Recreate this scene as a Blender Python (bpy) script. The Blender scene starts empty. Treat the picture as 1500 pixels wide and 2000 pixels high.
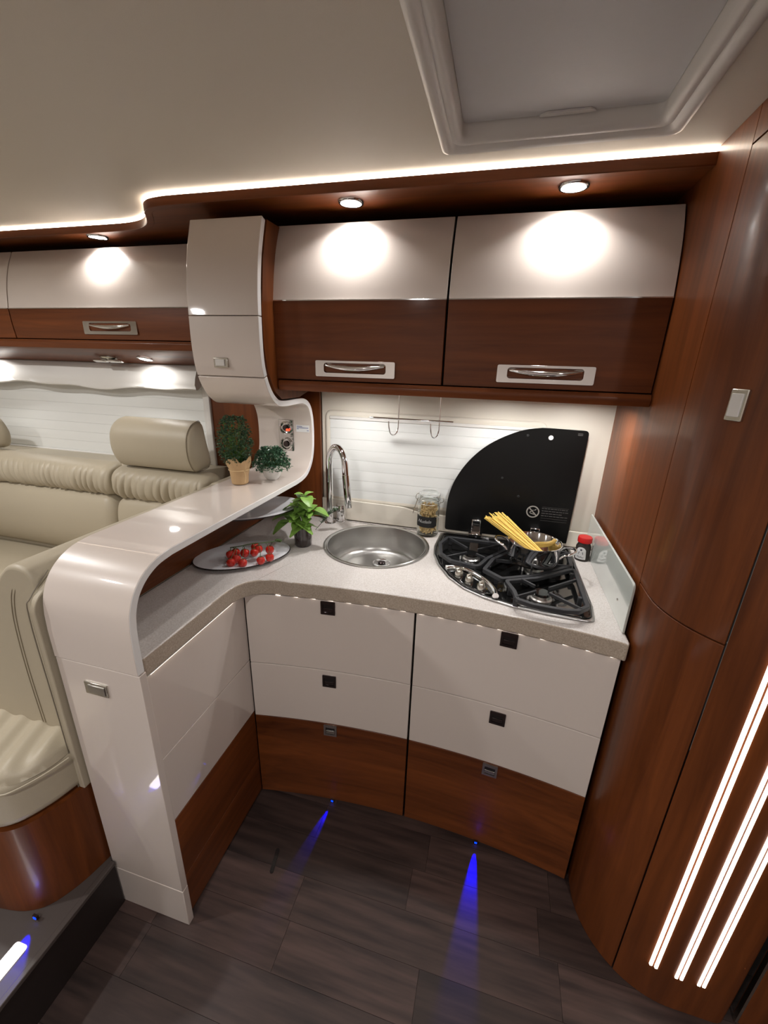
import bpy, bmesh, math, random
from mathutils import Vector, Matrix
random.seed(7)
PI = math.pi
S = bpy.context.scene
COL = S.collection

# ------------------------------------------------------------------ camera
cam = bpy.data.cameras.new('camera'); cam.sensor_fit = 'VERTICAL'; cam.sensor_height = 36.0
cam.lens = 822.0/2000.0*36.0; cam.clip_start = 0.02
camo = bpy.data.objects.new('camera', cam); COL.objects.link(camo)
def _v(*a): return Vector(a)
f = 822.0
D = _v(682-750, 3343-1000, f).normalized()
X = -_v(-2605-750, 614-1000, f).normalized()
X = (X - D*X.dot(D)).normalized(); Z = -D; Y = Z.cross(X)
R = Matrix((X, Y, Z))
camo.matrix_world = Matrix.Translation((0, 0, 1.55)) @ Matrix((
    (R[0][0], -R[0][1], -R[0][2]), (R[1][0], -R[1][1], -R[1][2]), (R[2][0], -R[2][1], -R[2][2]))).to_4x4()
S.camera = camo
# ------------------------------------------------------------------ world, exposure
w = bpy.data.worlds.new('world'); S.world = w; w.use_nodes = True
w.node_tree.nodes['Background'].inputs[0].default_value = (0.9, 0.87, 0.82, 1)
w.node_tree.nodes['Background'].inputs[1].default_value = 0.1
S.view_settings.view_transform = 'Standard'; S.view_settings.look = 'None'
S.view_settings.gamma = 1; S.view_settings.use_curve_mapping = False
S.view_settings.exposure = 0.0
FILL_W = 10.0      # each added, unseen fill lamp behind the camera
SPOT_W = 1.0      # soffit spots
UNDER_W = 1.3     # lamps under the overhead cabinets

# ------------------------------------------------------------------ materials
def _mat(name):
    m = bpy.data.materials.new(name); m.use_nodes = True
    return m, m.node_tree.nodes, m.node_tree.links, m.node_tree.nodes['Principled BSDF']
def plain(name, col, rough=0.5, metal=0.0, coat=0.0, trans=0.0, ior=1.45, bump=0.0, bscale=400, var=0.0, spec=0.5):
    m, n, l, b = _mat(name)
    b.inputs['Base Color'].default_value = (*col, 1); b.inputs['Roughness'].default_value = rough
    b.inputs['Metallic'].default_value = metal; b.inputs['IOR'].default_value = ior
    b.inputs['Specular IOR Level'].default_value = spec
    b.inputs['Coat Weight'].default_value = coat; b.inputs['Coat Roughness'].default_value = 0.04
    b.inputs['Transmission Weight'].default_value = trans
    tc = n.new('ShaderNodeTexCoord'); nz = n.new('ShaderNodeTexNoise'); nz.inputs['Scale'].default_value = bscale
    nz.inputs['Detail'].default_value = 3
    l.new(tc.outputs['Object'], nz.inputs['Vector'])
    if bump:
        bp = n.new('ShaderNodeBump'); bp.inputs['Strength'].default_value = bump; bp.inputs['Distance'].default_value = 0.001
        l.new(nz.outputs[0], bp.inputs['Height']); l.new(bp.outputs[0], b.inputs['Normal'])
    if var:
        mx = n.new('ShaderNodeMix'); mx.data_type = 'RGBA'
        mx.inputs[6].default_value = (*[c*(1-var) for c in col], 1); mx.inputs[7].default_value = (*[min(1, c*(1+var)) for c in col], 1)
        l.new(nz.outputs[0], mx.inputs[0]); l.new(mx.outputs[2], b.inputs['Base Color'])
    return m
def emit(name, col, s):
    m, n, l, b = _mat(name)
    b.inputs['Base Color'].default_value = (*col, 1)
    b.inputs['Emission Color'].default_value = (*col, 1); b.inputs['Emission Strength'].default_value = s
    return m
def wood(name, axis, dark, light, rough=0.42, coat=0.15):
    m, n, l, b = _mat(name)
    tc = n.new('ShaderNodeTexCoord'); mp = n.new('ShaderNodeMapping')
    sc = {'x': (1.6, 30, 30), 'y': (30, 1.6, 30), 'z': (30, 30, 1.6)}[axis]
    mp.inputs['Scale'].default_value = sc
    nz = n.new('ShaderNodeTexNoise'); nz.inputs['Scale'].default_value = 1.3; nz.inputs['Detail'].default_value = 6
    nz.inputs['Roughness'].default_value = 0.6; nz.inputs['Distortion'].default_value = 0.6
    mp2 = n.new('ShaderNodeMapping'); mp2.inputs['Scale'].default_value = tuple(v*.16 for v in sc)
    nz2 = n.new('ShaderNodeTexNoise'); nz2.inputs['Scale'].default_value = 1.5; nz2.inputs['Detail'].default_value = 3
    cr = n.new('ShaderNodeValToRGB'); cr.color_ramp.elements[0].position = 0.3; cr.color_ramp.elements[1].position = 0.72
    cr.color_ramp.elements[0].color = (*dark, 1); cr.color_ramp.elements[1].color = (*light, 1)
    ma = n.new('ShaderNodeMix'); ma.inputs[0].default_value = 0.5
    l.new(tc.outputs['Object'], mp.inputs[0]); l.new(mp.outputs[0], nz.inputs['Vector'])
    l.new(tc.outputs['Object'], mp2.inputs[0]); l.new(mp2.outputs[0], nz2.inputs['Vector'])
    l.new(nz.outputs[0], ma.inputs[2]); l.new(nz2.outputs[0], ma.inputs[3])
    l.new(ma.outputs[0], cr.inputs[0]); l.new(cr.outputs[0], b.inputs['Base Color'])
    b.inputs['Roughness'].default_value = rough; b.inputs['Coat Weight'].default_value = coat
    b.inputs['Coat Roughness'].default_value = 0.12; b.inputs['Specular IOR Level'].default_value = 0.3
    return m
WD, WL = (0.058, 0.014, 0.003), (0.235, 0.064, 0.014)
M = {}
M['wood_x'] = wood('walnut_horizontal', 'x', WD, WL)
M['wood_y'] = wood('walnut_depth', 'y', WD, WL)
M['wood_z'] = wood('walnut_vertical', 'z', WD, WL)
M['cream'] = plain('cream_lacquer', (0.70, 0.62, 0.565), 0.33, coat=1.0)
M['white'] = plain('white_lacquer', (0.74, 0.71, 0.68), 0.25, coat=1.0)
M['edge'] = plain('white_edge', (0.85, 0.84, 0.83), 0.3)
M['ceil'] = plain('ceiling_vinyl', (0.66, 0.61, 0.53), 0.6, bump=0.3, bscale=900)
M['plastic'] = plain('grey_white_plastic', (0.72, 0.70, 0.67), 0.4)
M['hatch_blind'] = plain('grey_blind', (0.60, 0.60, 0.61), 0.5, bump=0.4, bscale=60)
M['wallwhite'] = plain('ivory_wall', (0.74, 0.69, 0.60), 0.45)
M['blind'] = plain('pleated_blind', (0.80, 0.81, 0.79), 0.6, bump=0.2, bscale=300)
M['valance'] = plain('valance_cloth', (0.74, 0.72, 0.68), 0.6, bump=0.3, bscale=500)
M['leather'] = plain('beige_leather', (0.43, 0.375, 0.28), 0.42, bump=0.35, bscale=700)
M['seam'] = plain('seam_thread', (0.22, 0.18, 0.12), 0.6)
M['piping'] = plain('grey_piping', (0.20, 0.17, 0.13), 0.4)
M['chrome'] = plain('chrome', (0.86, 0.86, 0.87), 0.06, metal=1)
M['steel'] = plain('brushed_steel', (0.55, 0.54, 0.52), 0.3, metal=1, bump=0.1, bscale=300)
M['hobrim'] = plain('hob_rim_metal', (0.50, 0.49, 0.48), 0.3, metal=1)
M['satin'] = plain('satin_nickel', (0.62, 0.60, 0.54), 0.25, metal=1)
M['smoke'] = plain('smoked_chrome', (0.10, 0.08, 0.08), 0.12, metal=0.9)
M['smokedark'] = plain('smoked_recess', (0.012, 0.01, 0.01), 0.15, coat=0.5)
M['dark'] = plain('dark_gap', (0.008, 0.006, 0.005), 0.7)
M['iron'] = plain('cast_iron', (0.028, 0.029, 0.032), 0.45, bump=0.4, bscale=500)
M['enamel'] = plain('black_enamel', (0.006, 0.006, 0.006), 0.08, coat=1)
M['blackglass'] = plain('black_glass', (0.004, 0.004, 0.004), 0.3, spec=0.3)
M['print'] = plain('grey_print', (0.30, 0.28, 0.25), 0.5)
M['faintprint'] = plain('faint_print', (0.07, 0.068, 0.064), 0.5)
M['guard'] = plain('white_back_painted_glass', (0.62, 0.66, 0.62), 0.03, coat=1)
M['glass'] = plain('clear_glass', (0.96, 0.98, 0.97), 0.02, trans=1, ior=1.18)
M['pasta'] = plain('pasta', (0.88, 0.66, 0.34), 0.55)
M['spag'] = plain('spaghetti', (0.80, 0.56, 0.13), 0.5, var=0.2, bscale=40)
M['black'] = plain('black_paper', (0.01, 0.01, 0.01), 0.6)
M['paperwhite'] = plain('white_paper', (0.80, 0.80, 0.80), 0.6)
M['ink'] = plain('dark_ink', (0.05, 0.05, 0.07), 0.6)
M['blueink'] = plain('blue_ink', (0.08, 0.10, 0.30), 0.6)
M['red'] = plain('red_plastic', (0.55, 0.012, 0.012), 0.3)
M['pepper'] = plain('peppercorns', (0.03, 0.022, 0.018), 0.5, bump=1.0, bscale=350)
M['tomato'] = plain('tomato_skin', (0.52, 0.022, 0.012), 0.12, coat=0.6)
M['vine'] = plain('vine_green', (0.045, 0.08, 0.02), 0.6)
M['basil'] = plain('basil_leaf', (0.20, 0.37, 0.065), 0.4, var=0.25, bscale=60)
M['basilstem'] = plain('basil_stem', (0.10, 0.22, 0.04), 0.5)
M['herb'] = plain('thyme_leaf', (0.085, 0.155, 0.085), 0.55, var=0.45, bscale=90)
M['herb2'] = plain('bush_leaf', (0.10, 0.21, 0.125), 0.55, var=0.45, bscale=90)
M['kraft'] = plain('kraft_paper', (0.50, 0.33, 0.17), 0.75, var=0.12, bscale=40, bump=0.5)
M['twine'] = plain('raffia', (0.66, 0.48, 0.26), 0.7)
M['porcelain'] = plain('porcelain', (0.80, 0.79, 0.77), 0.15, coat=0.5)
M['potglaze'] = plain('brown_glaze', (0.035, 0.024, 0.022), 0.12, coat=0.7)
M['soil'] = plain('soil', (0.02, 0.014, 0.01), 0.9)
M['plate'] = plain('plate_white', (0.74, 0.75, 0.78), 0.12, coat=0.6)
M['rim'] = plain('dark_rim', (0.05, 0.04, 0.04), 0.2, metal=0.6)
M['riser'] = plain('step_riser', (0.018, 0.012, 0.011), 0.5)
M['platform'] = plain('platform_vinyl', (0.075, 0.06, 0.055), 0.4)
M['led'] = emit('warm_led', (1.0, 0.86, 0.71), 12.0)
M['leddot'] = emit('worktop_led', (1.0, 0.88, 0.76), 2.6)
M['slit'] = emit('light_slit', (1.0, 0.88, 0.76), 5.0)
M['floorlamp'] = emit('floor_light', (1.0, 0.95, 0.92), 5.0)
M['spotlens'] = emit('spot_lens', (1.0, 0.97, 0.92), 22.0)
M['bluelens'] = emit('blue_lens', (0.0, 0.03, 1.0), 4.0)
M['redlamp'] = emit('red_indicator', (1.0, 0.06, 0.02), 2.0)
# stone worktop with fine speckle
def stone(name='speckled_stone', c0=(0.53, 0.485, 0.45), c1=(0.70, 0.665, 0.645)):
    m, n, l, b = _mat(name)
    tc = n.new('ShaderNodeTexCoord'); v = n.new('ShaderNodeTexVoronoi'); v.inputs['Scale'].default_value = 330
    nz = n.new('ShaderNodeTexNoise'); nz.inputs['Scale'].default_value = 260; nz.inputs['Detail'].default_value = 4
    cr = n.new('ShaderNodeValToRGB'); e = cr.color_ramp.elements
    e[0].position = 0.3; e[0].color = (*c0, 1); e[1].position = 0.7; e[1].color = (*c1, 1)
    cr2 = n.new('ShaderNodeValToRGB'); e = cr2.color_ramp.elements
    e[0].position = 0.10; e[0].color = (1, 1, 1, 1); e[1].position = 0.22; e[1].color = (0, 0, 0, 1)
    mx = n.new('ShaderNodeMix'); mx.data_type = 'RGBA'; mx.inputs[7].default_value = (0.80, 0.76, 0.70, 1)
    l.new(tc.outputs['Object'], v.inputs['Vector']); l.new(tc.outputs['Object'], nz.inputs['Vector'])
    l.new(nz.outputs[0], cr.inputs[0]); l.new(v.outputs['Distance'], cr2.inputs[0])
    l.new(cr2.outputs[0], mx.inputs[0]); l.new(cr.outputs[0], mx.inputs[6]); l.new(mx.outputs[2], b.inputs['Base Color'])
    b.inputs['Roughness'].default_value = 0.28
    return m
M['stone'] = stone()
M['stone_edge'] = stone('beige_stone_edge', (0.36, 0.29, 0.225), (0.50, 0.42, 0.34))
def plankmat():
    m, n, l, b = _mat('vinyl_plank')
    oi = n.new('ShaderNodeObjectInfo'); tc = n.new('ShaderNodeTexCoord'); mp = n.new('ShaderNodeMapping')
    ad = n.new('ShaderNodeVectorMath'); ad.operation = 'ADD'; cx = n.new('ShaderNodeCombineXYZ')
    mu = n.new('ShaderNodeMath'); mu.operation = 'MULTIPLY'; mu.inputs[1].default_value = 37
    l.new(oi.outputs['Random'], mu.inputs[0]); l.new(mu.outputs[0], cx.inputs[0]); l.new(mu.outputs[0], cx.inputs[1])
    l.new(tc.outputs['Object'], ad.inputs[0]); l.new(cx.outputs[0], ad.inputs[1])
    mp.inputs['Scale'].default_value = (2.5, 26, 1); l.new(ad.outputs[0], mp.inputs[0])
    nz = n.new('ShaderNodeTexNoise'); nz.inputs['Scale'].default_value = 1.6; nz.inputs['Detail'].default_value = 5
    l.new(mp.outputs[0], nz.inputs['Vector'])
    cr = n.new('ShaderNodeValToRGB'); e = cr.color_ramp.elements
    e[0].position = 0.3; e[0].color = (0.025, 0.014, 0.0125, 1); e[1].position = 0.75; e[1].color = (0.092, 0.054, 0.045, 1)
    l.new(nz.outputs[0], cr.inputs[0])
    mr = n.new('ShaderNodeMapRange'); mr.inputs[3].default_value = 0.62; mr.inputs[4].default_value = 1.35
    l.new(oi.outputs['Random'], mr.inputs[0])
    mx = n.new('ShaderNodeVectorMath'); mx.operation = 'SCALE'
    l.new(cr.outputs[0], mx.inputs[0]); l.new(mr.outputs[0], mx.inputs['Scale']); l.new(mx.outputs[0], b.inputs['Base Color'])
    b.inputs['Roughness'].default_value = 0.5
    return m
M['plank'] = plankmat()

# ------------------------------------------------------------------ object helpers
def tag(o, label=None, cat=None, group=None, kind=None):
    if label: o['label'] = label
    if cat: o['category'] = cat
    if group: o['group'] = group
    if kind: o['kind'] = kind
    return o
def thing(name, label, cat, loc, group=None):
    o = bpy.data.objects.new(name, None); o.empty_display_size = 0.05; COL.objects.link(o); o.location = loc
    return tag(o, label, cat, group)
def wloc(o):
    p = Vector((0, 0, 0))
    while o: p += o.location; o = o.parent
    return p
def obj(name, bm, mat, parent=None, smooth=35, bevel=0, bseg=2, label=None, kind=None):
    """bm is in world coordinates; it is linked as ONE mesh object under parent."""
    me = bpy.data.meshes.new(name)
    bmesh.ops.recalc_face_normals(bm, faces=bm.faces)
    if parent: bmesh.ops.translate(bm, verts=bm.verts, vec=-wloc(parent))
    bm.to_mesh(me); bm.free()
    for m in (mat if isinstance(mat, (list, tuple)) else [mat]): me.materials.append(M[m])
    if smooth:
        me.polygons.foreach_set('use_smooth', [True]*len(me.polygons)); me.set_sharp_from_angle(angle=math.radians(smooth))
    o = bpy.data.objects.new(name, me); COL.objects.link(o)
    if parent: o.parent = parent
    if bevel:
        md = o.modifiers.new('bevel', 'BEVEL'); md.width = bevel; md.segments = bseg; md.limit_method = 'ANGLE'
        md.angle_limit = math.radians(40); md.harden_normals = False
    if label: o['label'] = label
    if kind: o['kind'] = kind
    return o
def solo(name, bm, mat, label, cat, group=None, **k):
    """a thing that is one mesh, its origin at its base centre"""
    xs = [v.co for v in bm.verts]
    c = Vector(((min(v.x for v in xs)+max(v.x for v in xs))/2, (min(v.y for v in xs)+max(v.y for v in xs))/2, min(v.z for v in xs)))
    bmesh.ops.translate(bm, verts=bm.verts, vec=-c)
    o = obj(name, bm, mat, None, **k); o.location = c
    return tag(o, label, cat, group)
def B(): return bmesh.new()
def box(bm, x0, x1, y0, y1, z0, z1):
    v = [bm.verts.new(p) for p in ((x0,y0,z0),(x1,y0,z0),(x1,y1,z0),(x0,y1,z0),(x0,y0,z1),(x1,y0,z1),(x1,y1,z1),(x0,y1,z1))]
    for q in ((0,3,2,1),(4,5,6,7),(0,1,5,4),(1,2,6,5),(2,3,7,6),(3,0,4,7)): bm.faces.new([v[i] for i in q])
    return bm
def bx(*a): return box(B(), *a)
AX = {'z': lambda a, b, c: (a, b, c), 'x': lambda a, b, c: (c, a, b), 'y': lambda a, b, c: (a, c, b)}
def prism(bm, pts, c0, c1, axis='z', quads=False):
    """section pts in the plane normal to axis (z: x,y / x: y,z / y: x,z), extruded c0..c1"""
    fn = AX[axis]
    lo = [bm.verts.new(fn(a, b, c0)) for a, b in pts]; hi = [bm.verts.new(fn(a, b, c1)) for a, b in pts]
    n = len(pts)
    for i in range(n): bm.faces.new((lo[i], lo[(i+1) % n], hi[(i+1) % n], hi[i]))
    if quads:
        h = n//2
        for i in range(h-1):
            j = n-1-i
            bm.faces.new((lo[i], lo[j], lo[j-1], lo[i+1])); bm.faces.new((hi[i], hi[i+1], hi[j-1], hi[j]))
    else:
        bm.faces.new(lo[::-1]); bm.faces.new(hi)
    return bm
def offset(path, t):
    out = []
    for i, p in enumerate(path):
        a = Vector(path[max(0, i-1)]); b = Vector(path[min(len(path)-1, i+1)]); d = (b-a).normalized()
        out.append((p[0]-d.y*t, p[1]+d.x*t))
    return out
def strip(bm, path, t, c0, c1, axis='z'):
    return prism(bm, list(path)+offset(path, t)[::-1], c0, c1, axis, quads=True)
def smoothpath(pts, n=6):
    """Catmull-Rom through pts"""
    P = [Vector(p) for p in pts]; out = []
    for i in range(len(P)-1):
        p0 = P[max(0, i-1)]; p1 = P[i]; p2 = P[i+1]; p3 = P[min(len(P)-1, i+2)]
        for k in range(n):
            t = k/n
            out.append(0.5*((2*p1)+(p2-p0)*t+(2*p0-5*p1+4*p2-p3)*t*t+(3*p1-p0-3*p2+p3)*t**3))
    out.append(P[-1]); return [tuple(v) for v in out]
def arc(cx, cy, r, a0, a1, n=12): return [(cx+r*math.cos(math.radians(a0+(a1-a0)*i/n)), cy+r*math.sin(math.radians(a0+(a1-a0)*i/n))) for i in range(n+1)]
def fillet(pts, rads, n=8):
    """round the corners of a closed 2-D polygon"""
    out = []; N = len(pts)
    for i in range(N):
        p = Vector(pts[i]); a = Vector(pts[i-1]); b = Vector(pts[(i+1) % N]); r = rads[i] if isinstance(rads, (list, tuple)) else rads
        if r <= 0: out.append(tuple(p)); continue
        u = (a-p).normalized(); v = (b-p).normalized(); ang = u.angle(v); d = r/math.tan(ang/2)
        d = min(d, (a-p).length*.49, (b-p).length*.49)
        s = p+u*d; e = p+v*d
        for k in range(n+1):
            t = k/n; q = s*(1-t)**2+p*2*t*(1-t)+e*t*t; out.append(tuple(q))
    return out
def rrect(x0, x1, y0, y1, r, n=6): return fillet([(x0,y0),(x1,y0),(x1,y1),(x0,y1)], r, n)
def tube(bm, pts, r, n=10, closed=False):
    P = [Vector(p) for p in pts]; rings = []; up = None; N = len(P)
    for i, p in enumerate(P):
        if closed: d = (P[(i+1) % N]-P[i-1]).normalized()
        else: d = (P[min(N-1, i+1)]-P[max(0, i-1)]).normalized()
        if up is None: up = d.orthogonal().normalized()
        up = (up-d*up.dot(d)).normalized(); s = d.cross(up)
        rr = r[i] if isinstance(r, (list, tuple)) else r
        rings.append([bm.verts.new(p+(up*math.cos(2*PI*k/n)+s*math.sin(2*PI*k/n))*rr) for k in range(n)])
    for i in range(N if closed else N-1):
        a = rings[i]; b = rings[(i+1) % N]
        for k in range(n): bm.faces.new((a[k], a[(k+1) % n], b[(k+1) % n], b[k]))
    if not closed: bm.faces.new(rings[0][::-1]); bm.faces.new(rings[-1])
    return bm
def lathe(bm, prof, cx=0, cy=0, n=32, mtx=None, sx=1, sy=1, closed=False):
    """prof: (r,z) pairs"""
    rings = []
    for r, z in prof:
        if r < 1e-5: vs = [bm.verts.new((cx, cy, z))]
        else: vs = [bm.verts.new((cx+r*sx*math.cos(2*PI*k/n), cy+r*sy*math.sin(2*PI*k/n), z)) for k in range(n)]
        rings.append(vs)
    pairs = list(zip(rings[:-1], rings[1:]))
    if closed: pairs.append((rings[-1], rings[0]))
    for a, b in pairs:
        for k in range(n):
            k2 = (k+1) % n
            if len(a) == 1 and len(b) == 1: continue
            if len(a) == 1: bm.faces.new((a[0], b[k], b[k2]))
            elif len(b) == 1: bm.faces.new((a[k], a[k2], b[0]))
            else: bm.faces.new((a[k], a[k2], b[k2], b[k]))
    if not closed:
        if len(rings[0]) > 1: bm.faces.new(rings[0][::-1])
        if len(rings[-1]) > 1: bm.faces.new(rings[-1])
    if mtx is not None:
        for rg in rings:
            for v in rg: v.co = mtx @ v.co
    return bm
def plate_holes(bm, outer, holes, z0, z1):
    """flat plate with holes"""
    for z in (z0, z1):
        es = []
        for loop in [outer]+holes:
            vs = [bm.verts.new((a, b, z)) for a, b in loop]
            es += [bm.edges.new((vs[i], vs[(i+1) % len(vs)])) for i in range(len(vs))]
        bmesh.ops.triangle_fill(bm, use_beauty=True, edges=es)
    for loop in [outer]+holes:
        n = len(loop)
        lo = [bm.verts.new((a, b, z0)) for a, b in loop]; hi = [bm.verts.new((a, b, z1)) for a, b in loop]
        for i in range(n): bm.faces.new((lo[i], lo[(i+1) % n], hi[(i+1) % n], hi[i]))
    bmesh.ops.remove_doubles(bm, verts=bm.verts, dist=1e-5)
    return bm
def bar(bm, a, b, w, h):
    """flat bar between two points; w across, h in height (top at the points' z)"""
    a = Vector(a); b = Vector(b); d = (b-a); s = Vector((-d.y, d.x, 0)).normalized()*w/2; u = Vector((0, 0, h))
    v = [bm.verts.new(p) for p in (a-s-u, b-s-u, b+s-u, a+s-u, a-s, b-s, b+s, a+s)]
    for q in ((0,3,2,1),(4,5,6,7),(0,1,5,4),(1,2,6,5),(2,3,7,6),(3,0,4,7)): bm.faces.new([v[i] for i in q])
def text_bm(body, size, mtx, depth=0.0004, shear=0.0):
    c = bpy.data.curves.new('t', 'FONT'); c.body = body; c.size = size; c.align_x = 'CENTER'; c.align_y = 'CENTER'; c.extrude = depth; c.shear = shear
    o = bpy.data.objects.new('t', c); COL.objects.link(o)
    dg = bpy.context.evaluated_depsgraph_get(); dg.update()
    me = bpy.data.meshes.new_from_object(o.evaluated_get(dg)); bm = B(); bm.from_mesh(me)
    bmesh.ops.transform(bm, matrix=mtx, verts=bm.verts)
    bpy.data.objects.remove(o); bpy.data.curves.remove(c); bpy.data.meshes.remove(me)
    return bm
def lamp(kind, name, loc, energy, col=(1, 0.975, 0.95), parent=None, rot=(0, 0, 0), size=0.05, spread=180, spot=60, blend=0.3):
    l = bpy.data.lights.new(name, kind); l.energy = energy; l.color = col
    if kind == 'AREA': l.shape = 'DISK'; l.size = size; l.spread = math.radians(spread)
    elif kind == 'SPOT': l.spot_size = math.radians(spot); l.spot_blend = blend; l.shadow_soft_size = size
    else: l.shadow_soft_size = size
    o = bpy.data.objects.new(name, l); COL.objects.link(o)
    if parent: o.parent = parent; o.location = Vector(loc)-wloc(parent)
    else: o.location = loc
    o.rotation_euler = rot
    return o

# ================================================================== THE SETTING
ZC = 2.0
# floor of vinyl planks
fl = obj('floor', bx(-1.6, 2.2, -1.3, 1.7, -0.04, -0.0035), 'dark', smooth=0); tag(fl, kind='structure')
rows = [-1.3+0.0]; y = 0.566
ys = []
y0 = 0.566-16*0.1165
row_j = {0: -0.04, 1: 0.327, 2: -0.095, 3: -0.45, -1: -0.804, -2: -0.2}
r = -16
while True:
    ya = 0.566+r*0.1165
    if ya > 1.12: break
    j = row_j.get(r, random.uniform(-0.7, 0)); L = 0.385 if r in (0, 2, -1) else 0.76
    xx = j-L*math.ceil((j+0.98)/L)
    while xx < 1.9:
        xa, xb = max(xx, -1.0), min(xx+L, 1.9)
        if xb-xa > 0.02:
            bm = bx(xa+.0004, xb-.0004, ya+.0004, ya+.1161, -0.004, 0.0)
            p = obj('plank', bm, 'plank', fl, smooth=0)
        xx += L; L = random.choice((0.385, 0.76, 0.76))
    r += 1
# raised lounge platform, riser and metal edge
pf = obj('floor', bx(-3.2, -0.935, -1.3, 1.70, 0.0, 0.18), 'platform', smooth=0); tag(pf, kind='structure')
t1 = obj('trim_1', bx(-0.933, -0.925, -1.3, 0.589, 0.001, 0.168), 'riser', smooth=0); tag(t1, kind='structure')
t2 = obj('trim_2', bx(-0.9349, -0.920, -1.3, 0.589, 0.169, 0.182), 'platform', smooth=0, bevel=0.002); tag(t2, kind='structure')
# ceiling with an opening for the roof hatch
HX0, HX1, HY0, HY1 = -0.185, 0.285, 0.42, 1.137
c = obj('ceiling', plate_holes(B(), [(-3.2, -1.3), (2.2, -1.3), (2.2, 1.72), (-3.2, 1.72)],
        [rrect(HX0+.02, HX1-.02, HY0+.02, HY1-.02, 0.01)], ZC, ZC+0.03), 'ceil', smooth=0); tag(c, kind='structure')
h = obj('window_3', bx(HX0, HX1, HY0, HY1, ZC+0.05, ZC+0.06), 'hatch_blind', smooth=0); tag(h, kind='structure')
def ring(bm, x0, x1, y0, y1, prof, n=5, r=0.02):
    """prof: (inset, z) – closed section swept round a rounded rectangle"""
    loops = []
    for ins, z in prof:
        loops.append([bm.verts.new((a, b, z)) for a, b in rrect(x0+ins, x1-ins, y0+ins, y1-ins, r, n)])
    m = len(loops[0])
    for i in range(len(loops)):
        A, Bq = loops[i], loops[(i+1) % len(loops)]
        for k in range(m): bm.faces.new((A[k], A[(k+1) % m], Bq[(k+1) % m], Bq[k]))
    return bm
obj('frame', ring(B(), HX0, HX1, HY0, HY1, [(0, ZC-.001), (.004, ZC-.010), (.012, ZC-.014), (.022, ZC-.012), (.028, ZC-.004), (.034, ZC-.008), (.042, ZC-.007), (.047, ZC+.004), (.052, ZC+.049), (.002, ZC+.049), (.021, ZC+.02)]), 'plastic', h, smooth=60)
bb = B(); prism(bb, rrect(HX0+.05, HX1-.05, HY0+.05, HY1-.053, .01), ZC+.022, ZC+.026)
obj('blind', bb, 'hatch_blind', h, smooth=0)
obj('pull_tab', prism(B(), fillet([(0.01, HY1-.054), (0.12, HY1-.054), (0.105, HY1-.066), (0.025, HY1-.066)], .003), ZC+.018, ZC+.0215), 'plastic', h)
# walls
YW = 1.62
def st(name, bm, mat, **k): return tag(obj(name, bm, mat, **k), kind='structure')
st('wall_back', bx(-0.69, 0.40, YW, YW+0.05, 0.0, ZC), 'wallwhite', smooth=0)
st('wall_back', bx(-3.2, -0.69, 1.66, 1.71, 0.18, ZC), 'wallwhite', smooth=0)
st('wall_left', bx(-3.25, -3.2, -1.3, 1.7, 0, ZC), 'wallwhite', smooth=0)
st('wall_rear', bx(-3.2, 2.2, -1.35, -1.3, 0, ZC), 'cream', smooth=0)
st('wall_right', bx(2.2, 2.25, -1.35, 1.7, 0, ZC), 'wood_z', smooth=0)

# kitchen window: frame moulding and pleated blind in the back wall
w1 = obj('window_1', bx(-0.655, 0.16, YW-.006, YW-.0005, 1.012, 1.352), 'blind', smooth=0); tag(w1, kind='structure')
# moulding: rounded-corner ring in xz
def ringxz(bm, x0, x1, z0, z1, prof, r=0.03, n=7):
    loops = []
    for ins, yy in prof:
        loops.append([bm.verts.new((a, yy, b)) for a, b in rrect(x0+ins, x1-ins, z0+ins, z1-ins, max(r-ins, .004), n)])
    m = len(loops[0])
    for i in range(len(loops)):
        A, Q = loops[i], loops[(i+1) % len(loops)]
        for k in range(m): bm.faces.new((A[k], A[(k+1) % m], Q[(k+1) % m], Q[k]))
    return bm
obj('frame', ringxz(B(), -0.675, 0.175, 0.995, 1.372, [(0, YW-.001), (.003, YW-.008), (.009, YW-.010), (.018, YW-.008), (.022, YW-.0065), (.022, YW-.001)]), 'wallwhite', w1, smooth=60)
n = 8
for i in range(n):      # the pleats of the blind, each a shallow fold
    za = 1.006+(1.345-1.006)*i/n; zb = 1.006+(1.345-1.006)*(i+1)/n
    obj('pleat', prism(B(), [(YW-.0062, za+.0002), (YW-.0078, za+.0008), (YW-.0082, (za+zb)/2), (YW-.0078, zb-.0008), (YW-.0062, zb-.0002)], -0.653, 0.155, 'x'), 'blind', w1, smooth=0)
obj('blind_rail', bx(-0.654, 0.155, YW-.013, YW-.0062, 1.338, 1.350), 'plastic', w1, bevel=.002)
# ledge under the window, steps down to the right
lp = [(-0.69, 0.9155), (0.382, 0.9155), (0.382, 0.978), (-0.25, 0.985)] + [(-0.28, 0.988), (-0.32, 0.998), (-0.35, 1.001)] + [(-0.69, 1.006)]
st('trim_3', prism(B(), lp, YW-.020, YW-.0105, 'y'), 'wallwhite', bevel=.003)
# wood upright beside the sink, between bar and back wall
st('trim_4', bx(-0.930, -0.692, 1.60, 1.615, 0.916, 1.46), 'wood_z', smooth=0)

# soffit with wavy fascia
SP = [(0.398, 1.222), (-0.95, 1.222)] + smoothpath([(-1.0, 1.223), (-1.06, 1.234), (-1.105, 1.262), (-1.145, 1.312), (-1.19, 1.362), (-1.245, 1.397), (-1.32, 1.416), (-1.42, 1.42)], 4) + [(-3.19, 1.42)]
st('trim_5', strip(B(), SP, -0.022, 1.966, 1.990), 'wood_x', bevel=.0015)
sof = [(a, b+.022 if a > -1.0 else b+.022) for a, b in SP]
bm = B(); inner = offset(SP, -0.0222)
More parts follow.
